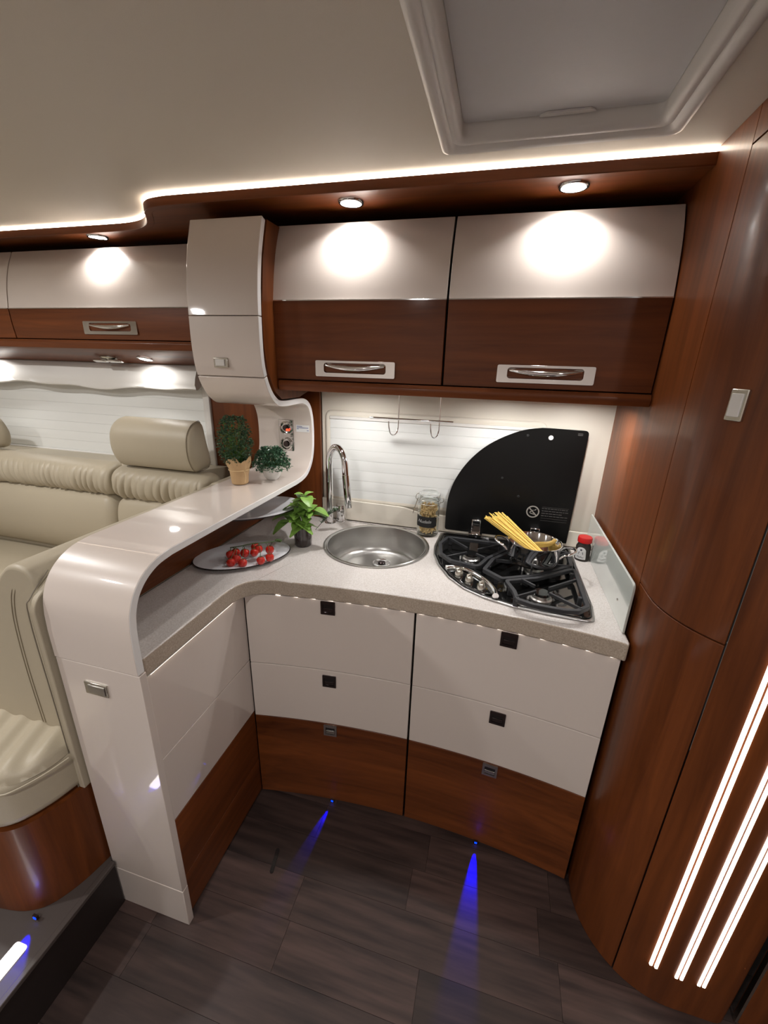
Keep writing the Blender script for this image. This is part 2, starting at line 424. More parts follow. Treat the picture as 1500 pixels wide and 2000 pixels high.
# flat soffit board from the fascia to the wall
for i in range(len(inner)-1):
    (a, b), (c2, d2) = inner[i], inner[i+1]
    v = [bm.verts.new(p) for p in ((a, b, 1.9675), (c2, d2, 1.9675), (c2, 1.655, 1.9675), (a, 1.655, 1.9675), (a, b, 1.985), (c2, d2, 1.985), (c2, 1.655, 1.985), (a, 1.655, 1.985))]
    for q in ((0,3,2,1),(4,5,6,7),(0,1,5,4),(2,3,7,6)): bm.faces.new([v[k] for k in q])
bmesh.ops.remove_doubles(bm, verts=bm.verts, dist=1e-5)
st('trim_6', bm, 'wood_x', smooth=0)
cove = solo('light_strip', strip(B(), offset(SP, -0.004), -0.010, 1.9902, 1.9995), 'led', 'wavy warm light strip along the ceiling edge above the cabinets', 'light strip', smooth=60)

# ================================================================== DOWNLIGHTS
def downlight(x, y, z, label, group, r=0.036, watts=SPOT_W, spread=125):
    t = thing('downlight', label, 'ceiling light', (x, y, z), group)
    obj('bezel', lathe(B(), [(r, z-.0005), (r, z-.003), (r*.93, z-.006), (r*.80, z-.006), (r*.78, z-.0005)], x, y, 32, closed=True), 'chrome', t, smooth=50)
    obj('lens', lathe(B(), [(r*.77, z-.0005), (r*.77, z-.0035), (0, z-.0045)], x, y, 24), 'spotlens', t, smooth=50)
    lamp('AREA', 'bulb', (x, y, z-.009), watts, parent=t, size=r*1.3, spread=spread)
    return t
downlight(-0.453, 1.292, 1.9674, 'round recessed spot above the left kitchen overhead cabinet', None)
downlight(0.114, 1.284, 1.9674, 'round recessed spot above the right kitchen overhead cabinet', None)
downlight(-1.50, 1.462, 1.9674, 'round recessed spot above the lounge cabinets', None)
for x, y in ((-1.9, -0.1), (-0.6, -0.55), (0.75, -0.35), (-1.9, 0.6)):  # unseen spots added as room fill, built like the recessed ones
    downlight(x, y, ZC-.0006, 'added unseen fill light behind the camera', 'added fill lights outside the frame', r=0.05, watts=FILL_W, spread=170)

# ================================================================== OVERHEAD CABINETS
def handle_long(parent, x, yz, w=0.254, h=0.047, tilt=0.0):
    """recessed chrome pull: bezel plate with an opening and a bowed lip"""
    y, z = yz
    fr = B(); 
    o = rrect(x-w/2, x+w/2, z-h/2, z+h/2, .005); i = rrect(x-w*.39, x+w*.39, z-h*.26, z+h*.36, .009)
    plate_holes(fr, o, [i], y-.004, y)
    for v in fr.verts: v.co = Vector((v.co.x, v.co.z, v.co.y))
    hd = obj('handle', fr, 'chrome', parent, bevel=.001)
    bk = B()
    n = 14; rows = []
    for a in range(n+1):
        s = a/n; xx = x-w*.385+w*.77*s; bow = math.sin(PI*s)
        prof = [(z+h*.33, -.002), (z+h*.2, .004+.006*bow), (z, .008+.008*bow), (z-h*.14, .004+.005*bow), (z-h*.24, -.002)]
        rows.append([bk.verts.new((xx, y+d, q)) for q, d in prof])
    for a in range(n):
        for b in range(4): bk.faces.new((rows[a][b], rows[a+1][b], rows[a+1][b+1], rows[a][b+1]))
    obj('recess', bk, 'chrome', hd, smooth=80)
    lp = B(); pts = [(x-w*.37+w*.74*k/10, y-.005-.007*math.sin(PI*k/10), z+h*.20-h*.16*math.sin(PI*k/10)) for k in range(11)]
    tube(lp, pts, [.0024+.0052*math.sin(PI*k/10) for k in range(11)], 8)
    obj('grip', lp, 'chrome', hd, smooth=80)
def cab_profile(y, zb, zs, zt):
    lower = smoothpath([(y+.006, zb), (y+.001, (zb+zs)/2), (y, zs)], 5)
    upper = smoothpath([(y, zs), (y+.014, zs+(zt-zs)*.36), (y+.036, zs+(zt-zs)*.7), (y+.066, zt)], 5)
    return lower, upper
def overhead(name, x0, x1, y, zb, zs, zt, hx, hz, label, back):
    t = thing(name, label, 'cabinet', ((x0+x1)/2, (y+back)/2, zb-.035))
    lo, up = cab_profile(y, zb, zs, zt)
    body = [(y+.030, zb-.002), (y+.026, zs), (y+.05, zs+.11), (y+.094, zt+.004), (back, zt+.004), (back, zb-.002)]
    obj('body', prism(B(), body, x0+.001, x1-.001, 'x'), 'dark', t)
    d = obj('door', strip(B(), lo, -0.018, x0+.0025, x1-.0025, 'x'), 'wood_x', t, bevel=.0012)
    obj('upper_panel', strip(B(), [(a, b+(.0015 if k == 0 else 0)) for k, (a, b) in enumerate(up)], -0.018, x0+.0025, x1-.0025, 'x'), 'cream', d, bevel=.0012)
    obj('trim_strip', bx(x0+.003, x1-.003, y-.0025, y+.004, zs-.0015, zs+.0012), 'chrome', d)
    handle_long(d, hx, (y+.0015, hz))
    return t
KY = 1.285
overhead('overhead_cabinet', -0.708, -0.170, KY, 1.497, 1.724, 1.936, -0.439, 1.533, 'kitchen overhead cabinet with cream top and walnut bottom, left one above the tap', YW-.002)
overhead('overhead_cabinet', -0.169, 0.384, KY, 1.497, 1.724, 1.936, 0.110, 1.535, 'kitchen overhead cabinet with cream top and walnut bottom, right one above the hob', YW-.002)
st('trim_7', prism(B(), smoothpath([(KY+.004, 1.494), (KY-.002, 1.48), (KY+.004, 1.462)], 4)+[(YW-.002, 1.462), (YW-.002, 1.494)], -0.698, 0.384, 'x'), 'wood_x', bevel=.0015)
LY = 1.435
overhead('overhead_cabinet', -1.985, -1.045, LY, 1.612, 1.724, 1.940, -1.487, 1.654, 'wide lounge overhead cabinet with chrome handle left of the white bar pillar', 1.655)
overhead('overhead_cabinet', -2.93, -1.986, LY, 1.612, 1.724, 1.940, -2.45, 1.654, 'lounge overhead cabinet cut off by the left picture edge', 1.655)
st('trim_8', prism(B(), [(LY+.004, 1.609), (LY-.002, 1.600), (LY+.002, 1.578), (LY+.016, 1.570), (1.60, 1.525), (1.655, 1.525), (1.655, 1.609)], -2.93, -0.94, 'x'), 'wood_x', bevel=.0015)

# reading lamp and small spot on the slope below the lounge cabinets
sl = math.atan2(-.045, .149)
def slope_z(y): return 1.570-(y-(LY+.016))*(.045/(1.60-LY-.016))
sp_y = 1.53
t = thing('reading_spot', 'small round bright spot under the lounge overhead cabinet', 'light', (-1.435, sp_y, slope_z(sp_y)))
mt = Matrix.Translation((-1.435, sp_y, slope_z(sp_y)-.001)) @ Matrix.Rotation(sl, 4, 'X')
obj('bezel', lathe(B(), [(.030, 0), (.030, -.003), (.022, -.005), (.021, 0)], 0, 0, 28, mt, closed=True), 'chrome', t)
obj('lens', lathe(B(), [(.0205, 0), (.0205, -.003), (0, -.004)], 0, 0, 24, mt), 'spotlens', t)
lamp('AREA', 'bulb', (-1.435, sp_y, slope_z(sp_y)-.011), 0.45, parent=t, size=.04, spread=160)
lamp('AREA', 'bulb', (-2.35, sp_y, slope_z(sp_y)-.011), 0.6, parent=None, size=.04, spread=160)
t = thing('reading_spot', 'round spot under the lounge cabinets outside the left picture edge', 'light', (-2.35, sp_y, slope_z(sp_y)))
mt2 = Matrix.Translation((-2.35, sp_y, slope_z(sp_y)-.001)) @ Matrix.Rotation(sl, 4, 'X')
obj('bezel', lathe(B(), [(.030, 0), (.030, -.003), (.022, -.005), (.021, 0)], 0, 0, 28, mt2, closed=True), 'chrome', t)
obj('lens', lathe(B(), [(.0205, 0), (.0205, -.003), (0, -.004)], 0, 0, 24, mt2), 'spotlens', t)
t = thing('vent_outlet', 'folded chrome swivel fitting under the lounge cabinet beside the small spot', 'fitting', (-1.62, sp_y, slope_z(sp_y)))
mt = Matrix.Translation((-1.62, sp_y, slope_z(sp_y)-.001)) @ Matrix.Rotation(sl, 4, 'X')
bm = B(); lathe(bm, [(.030, 0), (.030, -.004), (.020, -.008), (0, -.009)], 0, 0, 20, mt, sx=1.4, sy=.8)
obj('base_plate', bm, 'satin', t)
for k, dx in enumerate((-.038, .038)):
    bm = B(); box(bm, dx-.034, dx+.034, -.011, .011, -.019, -.0092); bmesh.ops.transform(bm, matrix=mt, verts=bm.verts); obj('arm', bm, 'chrome', t, bevel=.004)

# ================================================================== WHITE BAR RIBBON
XL, XR = -0.936, -0.700
rib = thing('bar_divider', 'glossy cream bar that curves up the wall into a tall upper cupboard', 'bar', (-0.818, 0.60, 0.0))
end = [(.593, 0.149), (.593, 0.884)]
obj('kick_panel', strip(B(), [(.593, 0.001), (.593, 0.147)], -.020, XL, XR, 'x'), 'cream', rib, bevel=.0015)
ep = obj('end_panel', strip(B(), end, -.020, XL, XR, 'x'), 'cream', rib, bevel=.0015)
barp = [(.591, .887), (.591, .96)] + smoothpath([(.593, 1.0), (.600, 1.04), (.618, 1.078), (.648, 1.108), (.690, 1.128), (.740, 1.135)], 5) + [(1.0, 1.135), (1.30, 1.134), (1.39, 1.134)]
barp += smoothpath([(1.42, 1.135), (1.475, 1.146), (1.515, 1.178), (1.535, 1.225), (1.540, 1.29)], 5)[1:]
barp += smoothpath([(1.540, 1.30), (1.535, 1.345), (1.515, 1.385), (1.475, 1.404), (1.42, 1.407)], 5)[1:] + [(1.36, 1.406)]
barp += smoothpath([(1.34, 1.406), (1.285, 1.412), (1.245, 1.436), (1.218, 1.470), (1.204, 1.498)], 5)[1:]
def ribbon(name, path, mat='cream'):
    o = obj(name, strip(B(), path, -.019, XL, XR, 'x'), [mat, 'edge'], rib, smooth=40, bevel=.0018)
    for p in o.data.polygons:
        if abs(p.normal.x) > .9: p.material_index = 1
    return o
ribbon('bar_top', barp)
ribbon('lower_flap', smoothpath([(1.2035, 1.502), (1.194, 1.54), (1.190, 1.60), (1.192, 1.672)], 5))
up = ribbon('upper_door', smoothpath([(1.192, 1.674), (1.198, 1.75), (1.215, 1.84), (1.246, 1.934)], 5))
obj('cupboard_body', prism(B(), [(1.2275, 1.52), (1.215, 1.60), (1.217, 1.70), (1.24, 1.83), (1.275, 1.932), (1.598, 1.932), (1.598, 1.465), (1.44, 1.43), (1.31, 1.431), (1.27, 1.455)], XL+.004, XR-.001, 'x'), 'wood_z', rib)
obj('push_button', bx(-0.862, -0.812, 1.188, 1.196, 1.527, 1.556), 'satin', rib, bevel=.002)
obj('push_button', bx(-0.854, -0.822, 1.185, 1.190, 1.532, 1.551), 'plastic', rib, bevel=.0015)
lk = obj('latch', bx(-0.862, -0.797, .5885, .5945, .803, .837), 'satin', rib, bevel=.0015, label='small silver latch')
obj('latch_pad', bx(-0.851, -0.803, .5865, .589, .809, .831), 'steel', lk, bevel=.001)
# walnut lining under the bar, facing the worktop
obj('side_lining', prism(B(), [(.616, .9165), (.618, .99), (.634, 1.045), (.664, 1.082), (.705, 1.105), (.75, 1.112), (1.40, 1.111), (1.46, 1.122), (1.598, 1.122), (1.598, .9165)], -0.934, -0.918, 'x'), 'wood_y', rib, smooth=0)
# chrome double socket with red indicator, price label
t = thing('socket', 'chrome double wall socket with red indicator behind the small plant', 'socket', (-0.808, 1.5395, 1.27))
obj('plate', prism(B(), rrect(-.842, -.776, 1.205, 1.335, .006), 1.531, 1.5396, 'y'), 'chrome', t, bevel=.003, bseg=3)
for z in (1.302, 1.238):
    mt = Matrix.Translation((-.809, 1.5305, z)) @ Matrix.Rotation(PI/2, 4, 'X')
    k = obj('outlet', lathe(B(), [(.026, 0), (.026, .003), (.022, .005), (.020, .001), (.004, -.004)], 0, 0, 24, mt), 'chrome', t)
    mt = Matrix.Translation((-.809, 1.5275, z)) @ Matrix.Rotation(PI/2, 4, 'X')
    obj('insert', lathe(B(), [(.012, 0), (.012, .002), (0, .003)], 0, 0, 16, mt), 'smoke', k)
mt = Matrix.Translation((-.800, 1.5235, 1.295)) @ Matrix.Rotation(PI/2, 4, 'X')
obj('indicator', lathe(B(), [(.005, -.003), (.005, .002), (0, .003)], 0, 0, 12, mt), 'redlamp', t)
t = thing('price_label', 'tiny white price label right of the chrome socket', 'label', (-0.74, 1.5395, 1.30))
obj('sticker', bx(-.768, -.712, 1.5385, 1.5396, 1.288, 1.315), 'paperwhite', t)
bm = B()
for k, (a, b) in enumerate(((-.765, -.742), (-.765, -.716), (-.765, -.757), (-.722, -.714))):
    box(bm, a, b, 1.5380, 1.5386, 1.3085-.005*k, 1.3105-.005*k)
obj('lettering', bm, 'blueink', t)

# ================================================================== BASE CABINETS
def dfront(x): return 1.066-(x+.172)**2/5.8
def dpath(x0, x1, off=0, n=14): return [(x0+(x1-x0)*i/n, dfront(x0+(x1-x0)*i/n)+off) for i in range(n+1)]
def square_pull(parent, x, z, s=.046, mats=('smoke', 'smokedark')):
    y = dfront(x)
    ang = math.atan(-(x+.172)/2.9)
    mt = Matrix.Translation((x, y, z)) @ Matrix.Rotation(ang, 4, 'Z')
    bm = B(); plate_holes(bm, rrect(-s/2, s/2, -s/2, s/2, .0015, 2), [rrect(-s*.36, s*.36, -s*.34, s*.28, .002, 2)], 0, .0035)
    for v in bm.verts: v.co = mt @ Vector((v.co.x, -v.co.z, v.co.y))
    h = obj('pull', bm, mats[0], parent)
    bm = B(); box(bm, -s*.37, s*.37, -.0009, .0, -s*.35, s*.29); bmesh.ops.transform(bm, matrix=mt, verts=bm.verts)
    obj('recess', bm, mats[1], h)
    bm = B(); box(bm, -s*.34, s*.34, -.0028, -.001, -s*.30, -s*.02); bmesh.ops.transform(bm, matrix=mt, verts=bm.verts)
    obj('flap', bm, 'smoke' if mats[0] == 'smoke' else 'satin', h, bevel=.0006)
def base_cab(x0, x1, hx, label):
    t = thing('base_cabinet', label, 'cabinet', ((x0+x1)/2, 1.3, 0))
    zs = [(.008, .369, 'wood_x'), (.371, .594, 'cream'), (.597, .858, 'cream')]
    obj('carcass', prism(B(), dpath(x0+.001, x1-.001, .024)+[(x1-.001, 1.6), (x0+.001, 1.6)], .004, .74), 'dark', t)
    obj('front_rail', prism(B(), dpath(x0+.001, x1-.001, .024)+dpath(x0+.001, x1-.001, .075)[::-1], .741, .862), 'dark', t)
    for k, (a, b, m) in enumerate(zs):
        d = obj('drawer', strip(B(), dpath(x0+.0022, x1-.0022), .019, a, b), m, t, bevel=.0012, label='walnut bottom drawer front' if k == 0 else None)
        square_pull(d, hx, (.342, .553, .833)[k], mats=('smoke', 'smokedark') if k else ('steel', 'smokedark'))
base_cab(-0.7125, -0.172, -0.443, 'curved three-drawer base cabinet below the sink')
base_cab(-0.170, 0.372, 0.099, 'curved three-drawer base cabinet below the hob')
t = thing('base_cabinet', 'base cabinet under the bar with cream and walnut fronts facing right', 'cabinet', (-0.82, .85, 0))
obj('carcass', bx(-0.932, -0.7335, .615, 1.595, .004, .862), 'dark', t, smooth=0)
XF = -0.714
for a, b, m in ((.008, .158, 'wood_y'), (.160, .383, 'wood_y'), (.386, .601, 'cream'), (.604, .858, 'cream')):
    obj('drawer', bx(XF-.019, XF, .614, 1.018, a, b), m, t, smooth=0, bevel=.001)

# ================================================================== WORKTOP
wt = [(-0.705, .615)] + [(-0.705, .86)] + smoothpath([(-.705, .90), (-.700, .955), (-.678, .995), (-.640, 1.020), (-.595, 1.031)], 6) + [(x, dfront(x)-.010) for x in [-.55+.06*i for i in range(16)]] + [(.374, 1.000), (.378, 1.010), (.378, 1.598), (-.917, 1.598), (-.917, .615)]
SKX, SKY, SKR = -0.385, 1.388, 0.196
hole = arc(SKX, SKY, SKR-.009, 0, 360, 64)[:-1]
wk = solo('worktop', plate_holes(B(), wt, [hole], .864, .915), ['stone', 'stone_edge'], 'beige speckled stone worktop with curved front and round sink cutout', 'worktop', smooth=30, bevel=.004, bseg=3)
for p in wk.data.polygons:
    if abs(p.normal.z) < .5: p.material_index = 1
# LED dots under the front edge
lt = thing('light_strip', 'dotted warm LED strip under the worktop front edge', 'light strip', (-0.3, 1.02, .86))
bm = B(); bd = B()
def dot(x, y, nx, ny):
    if nx: box(bd, x-.0030, x+.0030, y-.0066, y+.0066, .8606, .8621)
    else: box(bd, x-.008, x+.008, y-.0015, y+.0015, .8624, .8632)
x = -0.60
while x < .36: dot(x, dfront(x)-.004, 0, -1); x += .056
y = .635
while y < .98: dot(-.7098, y, 1, 0); y += .0145
box(bm, -.7125, -.7062, .62, .98, .8622, .8635)
obj('tape', bm, 'plastic', lt)
obj('diodes', bd, 'leddot', lt, kind='stuff')

# glass splash guard on the right
t = thing('splash_guard', 'low pale green glass splash guard right of the hob', 'splash guard', (.371, 1.33, .915))
gp = fillet([(1.048, .9155), (1.598, .9155), (1.598, 1.055), (1.048, 1.055)], [.002, .002, .002, .018])
obj('pane', prism(B(), gp, .3685, .3745, 'x'), 'guard', t, bevel=.001)
mt = Matrix.Translation((.3683, 1.135, .965)) @ Matrix.Rotation(-PI/2, 4, 'Y')
obj('screw', lathe(B(), [(.0035, 0), (.0035, .0015), (0, .002)], 0, 0, 12, mt), 'satin', t)

# ================================================================== SINK AND TAP
sk = thing('sink', 'round brushed steel sink set in the worktop', 'sink', (SKX, SKY, .797))
R0 = SKR
prof = [(R0+.001, .9152), (R0, .9185), (R0-.006, .9185), (R0-.010, .9165), (R0-.012, .9185), (R0-.015, .9175), (R0-.017, .91), (R0-.020, .840), (R0-.024, .822), (R0-.034, .809), (R0-.055, .803), (.05, .801), (.0, .800), (.0, .797), (.05, .798), (R0-.050, .799), (R0-.026, .806), (R0-.0125, .835), (R0-.0115, .9152)]
obj('bowl', lathe(B(), prof, SKX, SKY, 72, closed=True), 'steel', sk, smooth=50)
dx, dy = -0.383, 1.464
obj('drain', lathe(B(), [(.036, 0.8030), (.036, 0.8060), (.030, 0.8085), (.026, 0.8060), (.020, 0.8040), (0, 0.8040)], dx, dy, 28), 'chrome', sk)
bm = lathe(B(), [(.015, 0.8045), (.015, 0.8095), (.011, 0.8125), (0, 0.8135)], dx, dy, 20)
obj('strainer', bm, 'smoke', sk)
obj('overflow', bx(SKX+.085, SKX+.105, SKY+.1665-.003, SKY+.1665, .885, .895), 'dark', sk)
tp = thing('tap', 'tall chrome gooseneck kitchen tap behind the sink', 'tap', (-.632, 1.545, .915))
tx, ty = -.632, 1.545
obj('base_ring', lathe(B(), [(.023, .9153), (.023, .919), (.016, .921)], tx, ty, 28), 'chrome', tp)
dirx, diry = math.cos(math.radians(-32)), math.sin(math.radians(-32))
path = [(tx, ty, .921), (tx, ty, 1.0), (tx, ty, 1.10), (tx, ty, 1.165)]
hr = .052
for k in range(1, 15):
    a = PI-(PI*.93)*k/14; path.append((tx+dirx*hr*(1+math.cos(a)), ty+diry*hr*(1+math.cos(a)), 1.165+.078*math.sin(a)))
lx = path[-1]; path.append((lx[0]+dirx*.004, lx[1]+diry*.004, 1.145))
obj('neck', tube(B(), path, .0135, 18), 'chrome', tp, smooth=60)
e = Vector(path[-1]); d = Vector((dirx*.018, diry*.018, -.13))
obj('spout', tube(B(), [e+d*.0, e+d*.02, e+d*.5, e+d*.98, e+d], [.0125, .0148, .0145, .0142, .0125], 18), 'chrome', tp, smooth=40)
mxx, myy = -.598, 1.583
obj('mixer', lathe(B(), [(.0245, .9153), (.0245, .918), (.0205, .919), (.0205, .951), (.0198, .9515), (.0198, .9525), (.0205, .953), (.0205, .986), (.0195, .988), (0, .988)], mxx, myy, 28), 'chrome', tp, smooth=40)
obj('lever', tube(B(), [(mxx, myy-.01, .978), (mxx-.015, myy-.028, .984), (mxx-.026, myy-.042, .988)], .0028, 10), 'chrome', tp)

# ================================================================== HOB
HZ = .9152
ho = fillet([(-.170, 1.582), (-.176, 1.440), (-.168, 1.365), (-.140, 1.285), (-.098, 1.208), (-.045, 1.150), (.020, 1.112), (.100, 1.088), (.190, 1.076), (.310, 1.072), (.319, 1.16), (.314, 1.582)],
            [.018, .03, .03, .03, .03, .03, .03, .03, .03, .026, .03, .018], 5)
def scale2(pts, s, c=(.09, 1.34)): return [(c[0]+(a-c[0])*s, c[1]+(b-c[1])*s) for a, b in pts]
hob = thing('hob', 'quarter-round three-burner gas hob with black glass lid raised', 'hob', (.09, 1.34, HZ))
obj('rim', plate_holes(B(), ho, [scale2(ho, .965)], HZ, HZ+.006), 'hobrim', hob, bevel=.003, bseg=3)
obj('tray', prism(B(), scale2(ho, .964), HZ, HZ+.0045), 'enamel', hob)
# rim lip (dark seal) just inside
obj('inner_rim', plate_holes(B(), scale2(ho, .962), [scale2(ho, .945)], HZ+.0046, HZ+.0085), 'enamel', hob, bevel=.001)
GZ = HZ+.036
def loop_bar(bm, pts, w, h, z):
    n = len(pts); P = [Vector(p) for p in pts]; I = []; O = []
    for i in range(n):
        a, p, b = P[i-1], P[i], P[(i+1) % n]
        n1 = (p-a).normalized(); n2 = (b-p).normalized(); nn = (Vector((-n1.y, n1.x))+Vector((-n2.y, n2.x))).normalized()
        I.append(p+nn*w/2); O.append(p-nn*w/2)
    V = [[bm.verts.new((*q, zz)) for q in L] for L, zz in ((O, z-h), (I, z-h), (O, z), (I, z))]
    for i in range(n):
        j = (i+1) % n
        for a, b in ((0, 2), (2, 3), (3, 1), (1, 0)): bm.faces.new((V[a][i], V[a][j], V[b][j], V[b][i]))
def legs(bm, pts, z, w=.012):
    for a, b in pts: box(bm, a-w/2, a+w/2, b-w/2, b+w/2, HZ+.005, z-.004)
g1 = fillet([(-.130, 1.470), (-.150, 1.40), (-.136, 1.315), (-.098, 1.272), (-.010, 1.252), (.018, 1.325), (.085, 1.430), (.05, 1.470)], .02, 4)
g2 = fillet([(.012, 1.238), (.036, 1.322), (.105, 1.425), (.150, 1.46), (.286, 1.46), (.284, 1.355), (.165, 1.245), (.066, 1.192)], .006, 3)
g3 = fillet([(.078, 1.183), (.165, 1.228), (.290, 1.335), (.290, 1.10), (.262, 1.070), (.225, 1.062), (.150, 1.066), (.108, 1.082), (.100, 1.125)], .012, 4)
for pts, cross, lg, bc in (
    (g1, [((-.130, 1.465), (-.052, 1.385)), ((.060, 1.455), (-.018, 1.385)), ((-.115, 1.292), (-.052, 1.348)), ((.012, 1.322), (-.020, 1.346))], [(-.14, 1.345), (-.06, 1.262), (.008, 1.30), (.06, 1.46), (-.12, 1.468)], (-.036, 1.366)),
    (g2, [((.046, 1.318), (.128, 1.325)), ((.128, 1.45), (.152, 1.372)), ((.284, 1.45), (.196, 1.362)), ((.15, 1.242), (.160, 1.302)), ((.283, 1.345), (.208, 1.336))], [(.024, 1.27), (.05, 1.21), (.09, 1.205), (.285, 1.40), (.14, 1.455)], (.170, 1.338)),
    (g3, [((.122, 1.206), (.160, 1.172)), ((.282, 1.252), (.198, 1.172)), ((.104, 1.092), (.160, 1.142)), ((.272, 1.078), (.196, 1.142))], [(.09, 1.15), (.104, 1.095), (.28, 1.15), (.28, 1.30)], (.178, 1.157))):
    bm = B(); loop_bar(bm, pts, .012, .012, GZ)
    for a, b in cross: bar(bm, (*a, GZ+.002), (*b, GZ+.002), .006, .010)
    legs(bm, lg, GZ)
    obj('pan_support', bm, 'iron', hob, bevel=.0015)
    br = obj('burner', lathe(B(), [(.031, HZ+.0046), (.031, HZ+.009), (.026, HZ+.012), (.024, HZ+.020), (.022, HZ+.0205)], *bc, 28), 'steel', hob)
    obj('burner_cap', lathe(B(), [(.024, HZ+.0206), (.025, HZ+.024), (.022, HZ+.027), (0, HZ+.0275)], *bc, 28), 'enamel', br)
    obj('igniter', lathe(B(), [(.003, HZ+.0046), (.003, HZ+.019), (0, HZ+.020)], bc[0]-.036, bc[1]-.01, 8), 'porcelain', br)
# control panel
kp = obj('control_panel', prism(B(), smoothpath([(-.100, 1.244), (-.070, 1.248), (-.020, 1.220), (.022, 1.176), (.042, 1.128)], 5)+smoothpath([(.020, 1.124), (-.030, 1.150), (-.075, 1.195), (-.104, 1.238)], 5), HZ+.0046, HZ+.014), 'enamel', hob, bevel=.002)
bm = B(); cp = [(a, b, HZ+.016) for a, b in smoothpath([(-.108, 1.246), (-.080, 1.258), (-.045, 1.252), (-.008, 1.222), (.026, 1.182), (.046, 1.140), (.050, 1.112)], 6)]
tube(bm, cp, .0095, 12); obj('chrome_arc', bm, 'chrome', kp, smooth=80)
for a, b in ((-.064, 1.214), (-.030, 1.180), (.008, 1.147)):
    k = obj('knob', lathe(B(), [(.013, HZ+.0142), (.013, HZ+.020), (.010, HZ+.030), (.008, HZ+.033), (0, HZ+.034)], a, b, 20), 'satin', kp)
    mt = Matrix.Translation((a, b, HZ+.033)) @ Matrix.Rotation(math.radians(60), 4, 'Z')
    bm = B(); box(bm, -.012, .012, -.0035, .0035, 0, .008); bmesh.ops.transform(bm, matrix=mt, verts=bm.verts)
    obj('grip', bm, 'satin', k, bevel=.002)
# lid
YL = 1.588
lc = (.262, .932)
lid = [(.302, .934)] + [(.308, 1.352)] + arc(lc[0]-.10, lc[1], .424, 88, 90, 2) + [(lc[0]+(.424)*math.cos(math.radians(a))*1.0, lc[1]+.424*math.sin(math.radians(a))) for a in range(108, 180, 4)] + [(-.160, .934)]
lid = [(.300, .932), (.309, 1.353), (.180, 1.355)] + smoothpath([(.155, 1.3545), (.095, 1.343), (.030, 1.315), (-.035, 1.272), (-.090, 1.213), (-.130, 1.145), (-.152, 1.075), (-.158, 1.00)], 4) + [(-.157, .932)]
lid = fillet(lid, [.004, .014]+[0]*(len(lid)-3)+[.010], 4)
from mathutils import geometry
hh = arc(.188, 1.322, .0085, 0, 360, 20)[:-1]
bm = plate_holes(B(), lid, [hh], 0, .006)
for v in bm.verts: v.co = Vector((v.co.x, YL+v.co.z, v.co.y))
ld = obj('glass_lid', bm, 'blackglass', hob, bevel=.001)
obj('round_stop', lathe(B(), [(.0082, 0), (.0082, .004), (.007, .005), (0, .005)], 0, 0, 20, Matrix.Translation((.188, YL+.003, 1.322)) @ Matrix.Rotation(PI/2, 4, 'X')), 'porcelain', ld, label='round white stop in the lid hole')
bm = B()
def ringy(bm, cx, cz, r0, r1, n=28, y=YL-.0008):
    A = [bm.verts.new((cx+r0*math.cos(2*PI*k/n), y, cz+r0*math.sin(2*PI*k/n))) for k in range(n)]
    C = [bm.verts.new((cx+r1*math.cos(2*PI*k/n), y, cz+r1*math.sin(2*PI*k/n))) for k in range(n)]
    for k in range(n): bm.faces.new((A[k], A[(k+1) % n], C[(k+1) % n], C[k]))
ringy(bm, .165, 1.044, .019, .0235)
def liney(bm, a, b, w, y=YL-.0008):
    a = Vector(a); b = Vector(b); s = Vector((-(b-a).y, (b-a).x)).normalized()*w/2
    bm.faces.new([bm.verts.new((p.x, y, p.y)) for p in (a-s, b-s, b+s, a+s)])
liney(bm, (.151, 1.058), (.179, 1.030), .004)
for q in ((.156, 1.038, .172, 1.034), (.160, 1.044, .166, 1.051), (.170, 1.050, .176, 1.054), (.154, 1.040, .159, 1.046)): liney(bm, q[:2], q[2:], .003)
obj('warning_print', bm, 'print', ld, smooth=0)
bm = B(); random.seed(3)
for k in range(5):
    z = 1.061-k*.0095; xx = .196
    while xx < .284-(.02 if k == 2 else 0):
        L = random.uniform(.004, .014)
        liney(bm, (xx, z), (min(xx+L, .288), z-.0), .0032 if k < 4 else .0012); xx += L+(.0022 if k < 4 else 0)
for a, b, z in ((.196, .288, 1.0665), (.196, .288, 1.0135)): liney(bm, (a, z), (b, z), .001)
obj('caution_print', bm, 'faintprint', ld, smooth=0, kind='stuff')
bm = B()
for k in range(2): liney(bm, (.274, 1.342-k*.005), (.290, 1.342-k*.005), .002)
obj('corner_print', bm, 'faintprint', ld, smooth=0)
for a, b in ((.110, 1.325), (.040, 1.163), (.106, 1.098)):
    mt = Matrix.Translation((a, YL-.0002, b)) @ Matrix.Rotation(PI/2, 4, 'X')
    obj('rubber_stop', lathe(B(), [(.005, 0), (.0045, .003), (0, .004)], 0, 0, 14, mt), 'black', ld)
for hx in (-.036, .181):
    h = obj('hinge', bx(hx-.017, hx+.017, YL-.022, YL-.0005, .972, .986) if hx > 0 else bx(hx-.017, hx+.017, YL-.016, YL-.0005, .928, .992), 'chrome', hob, bevel=.003)
    obj('hinge_foot', bx(hx-.026, hx+.026, YL-.030, YL-.004, HZ+.009, .938), 'chrome', h, bevel=.003)

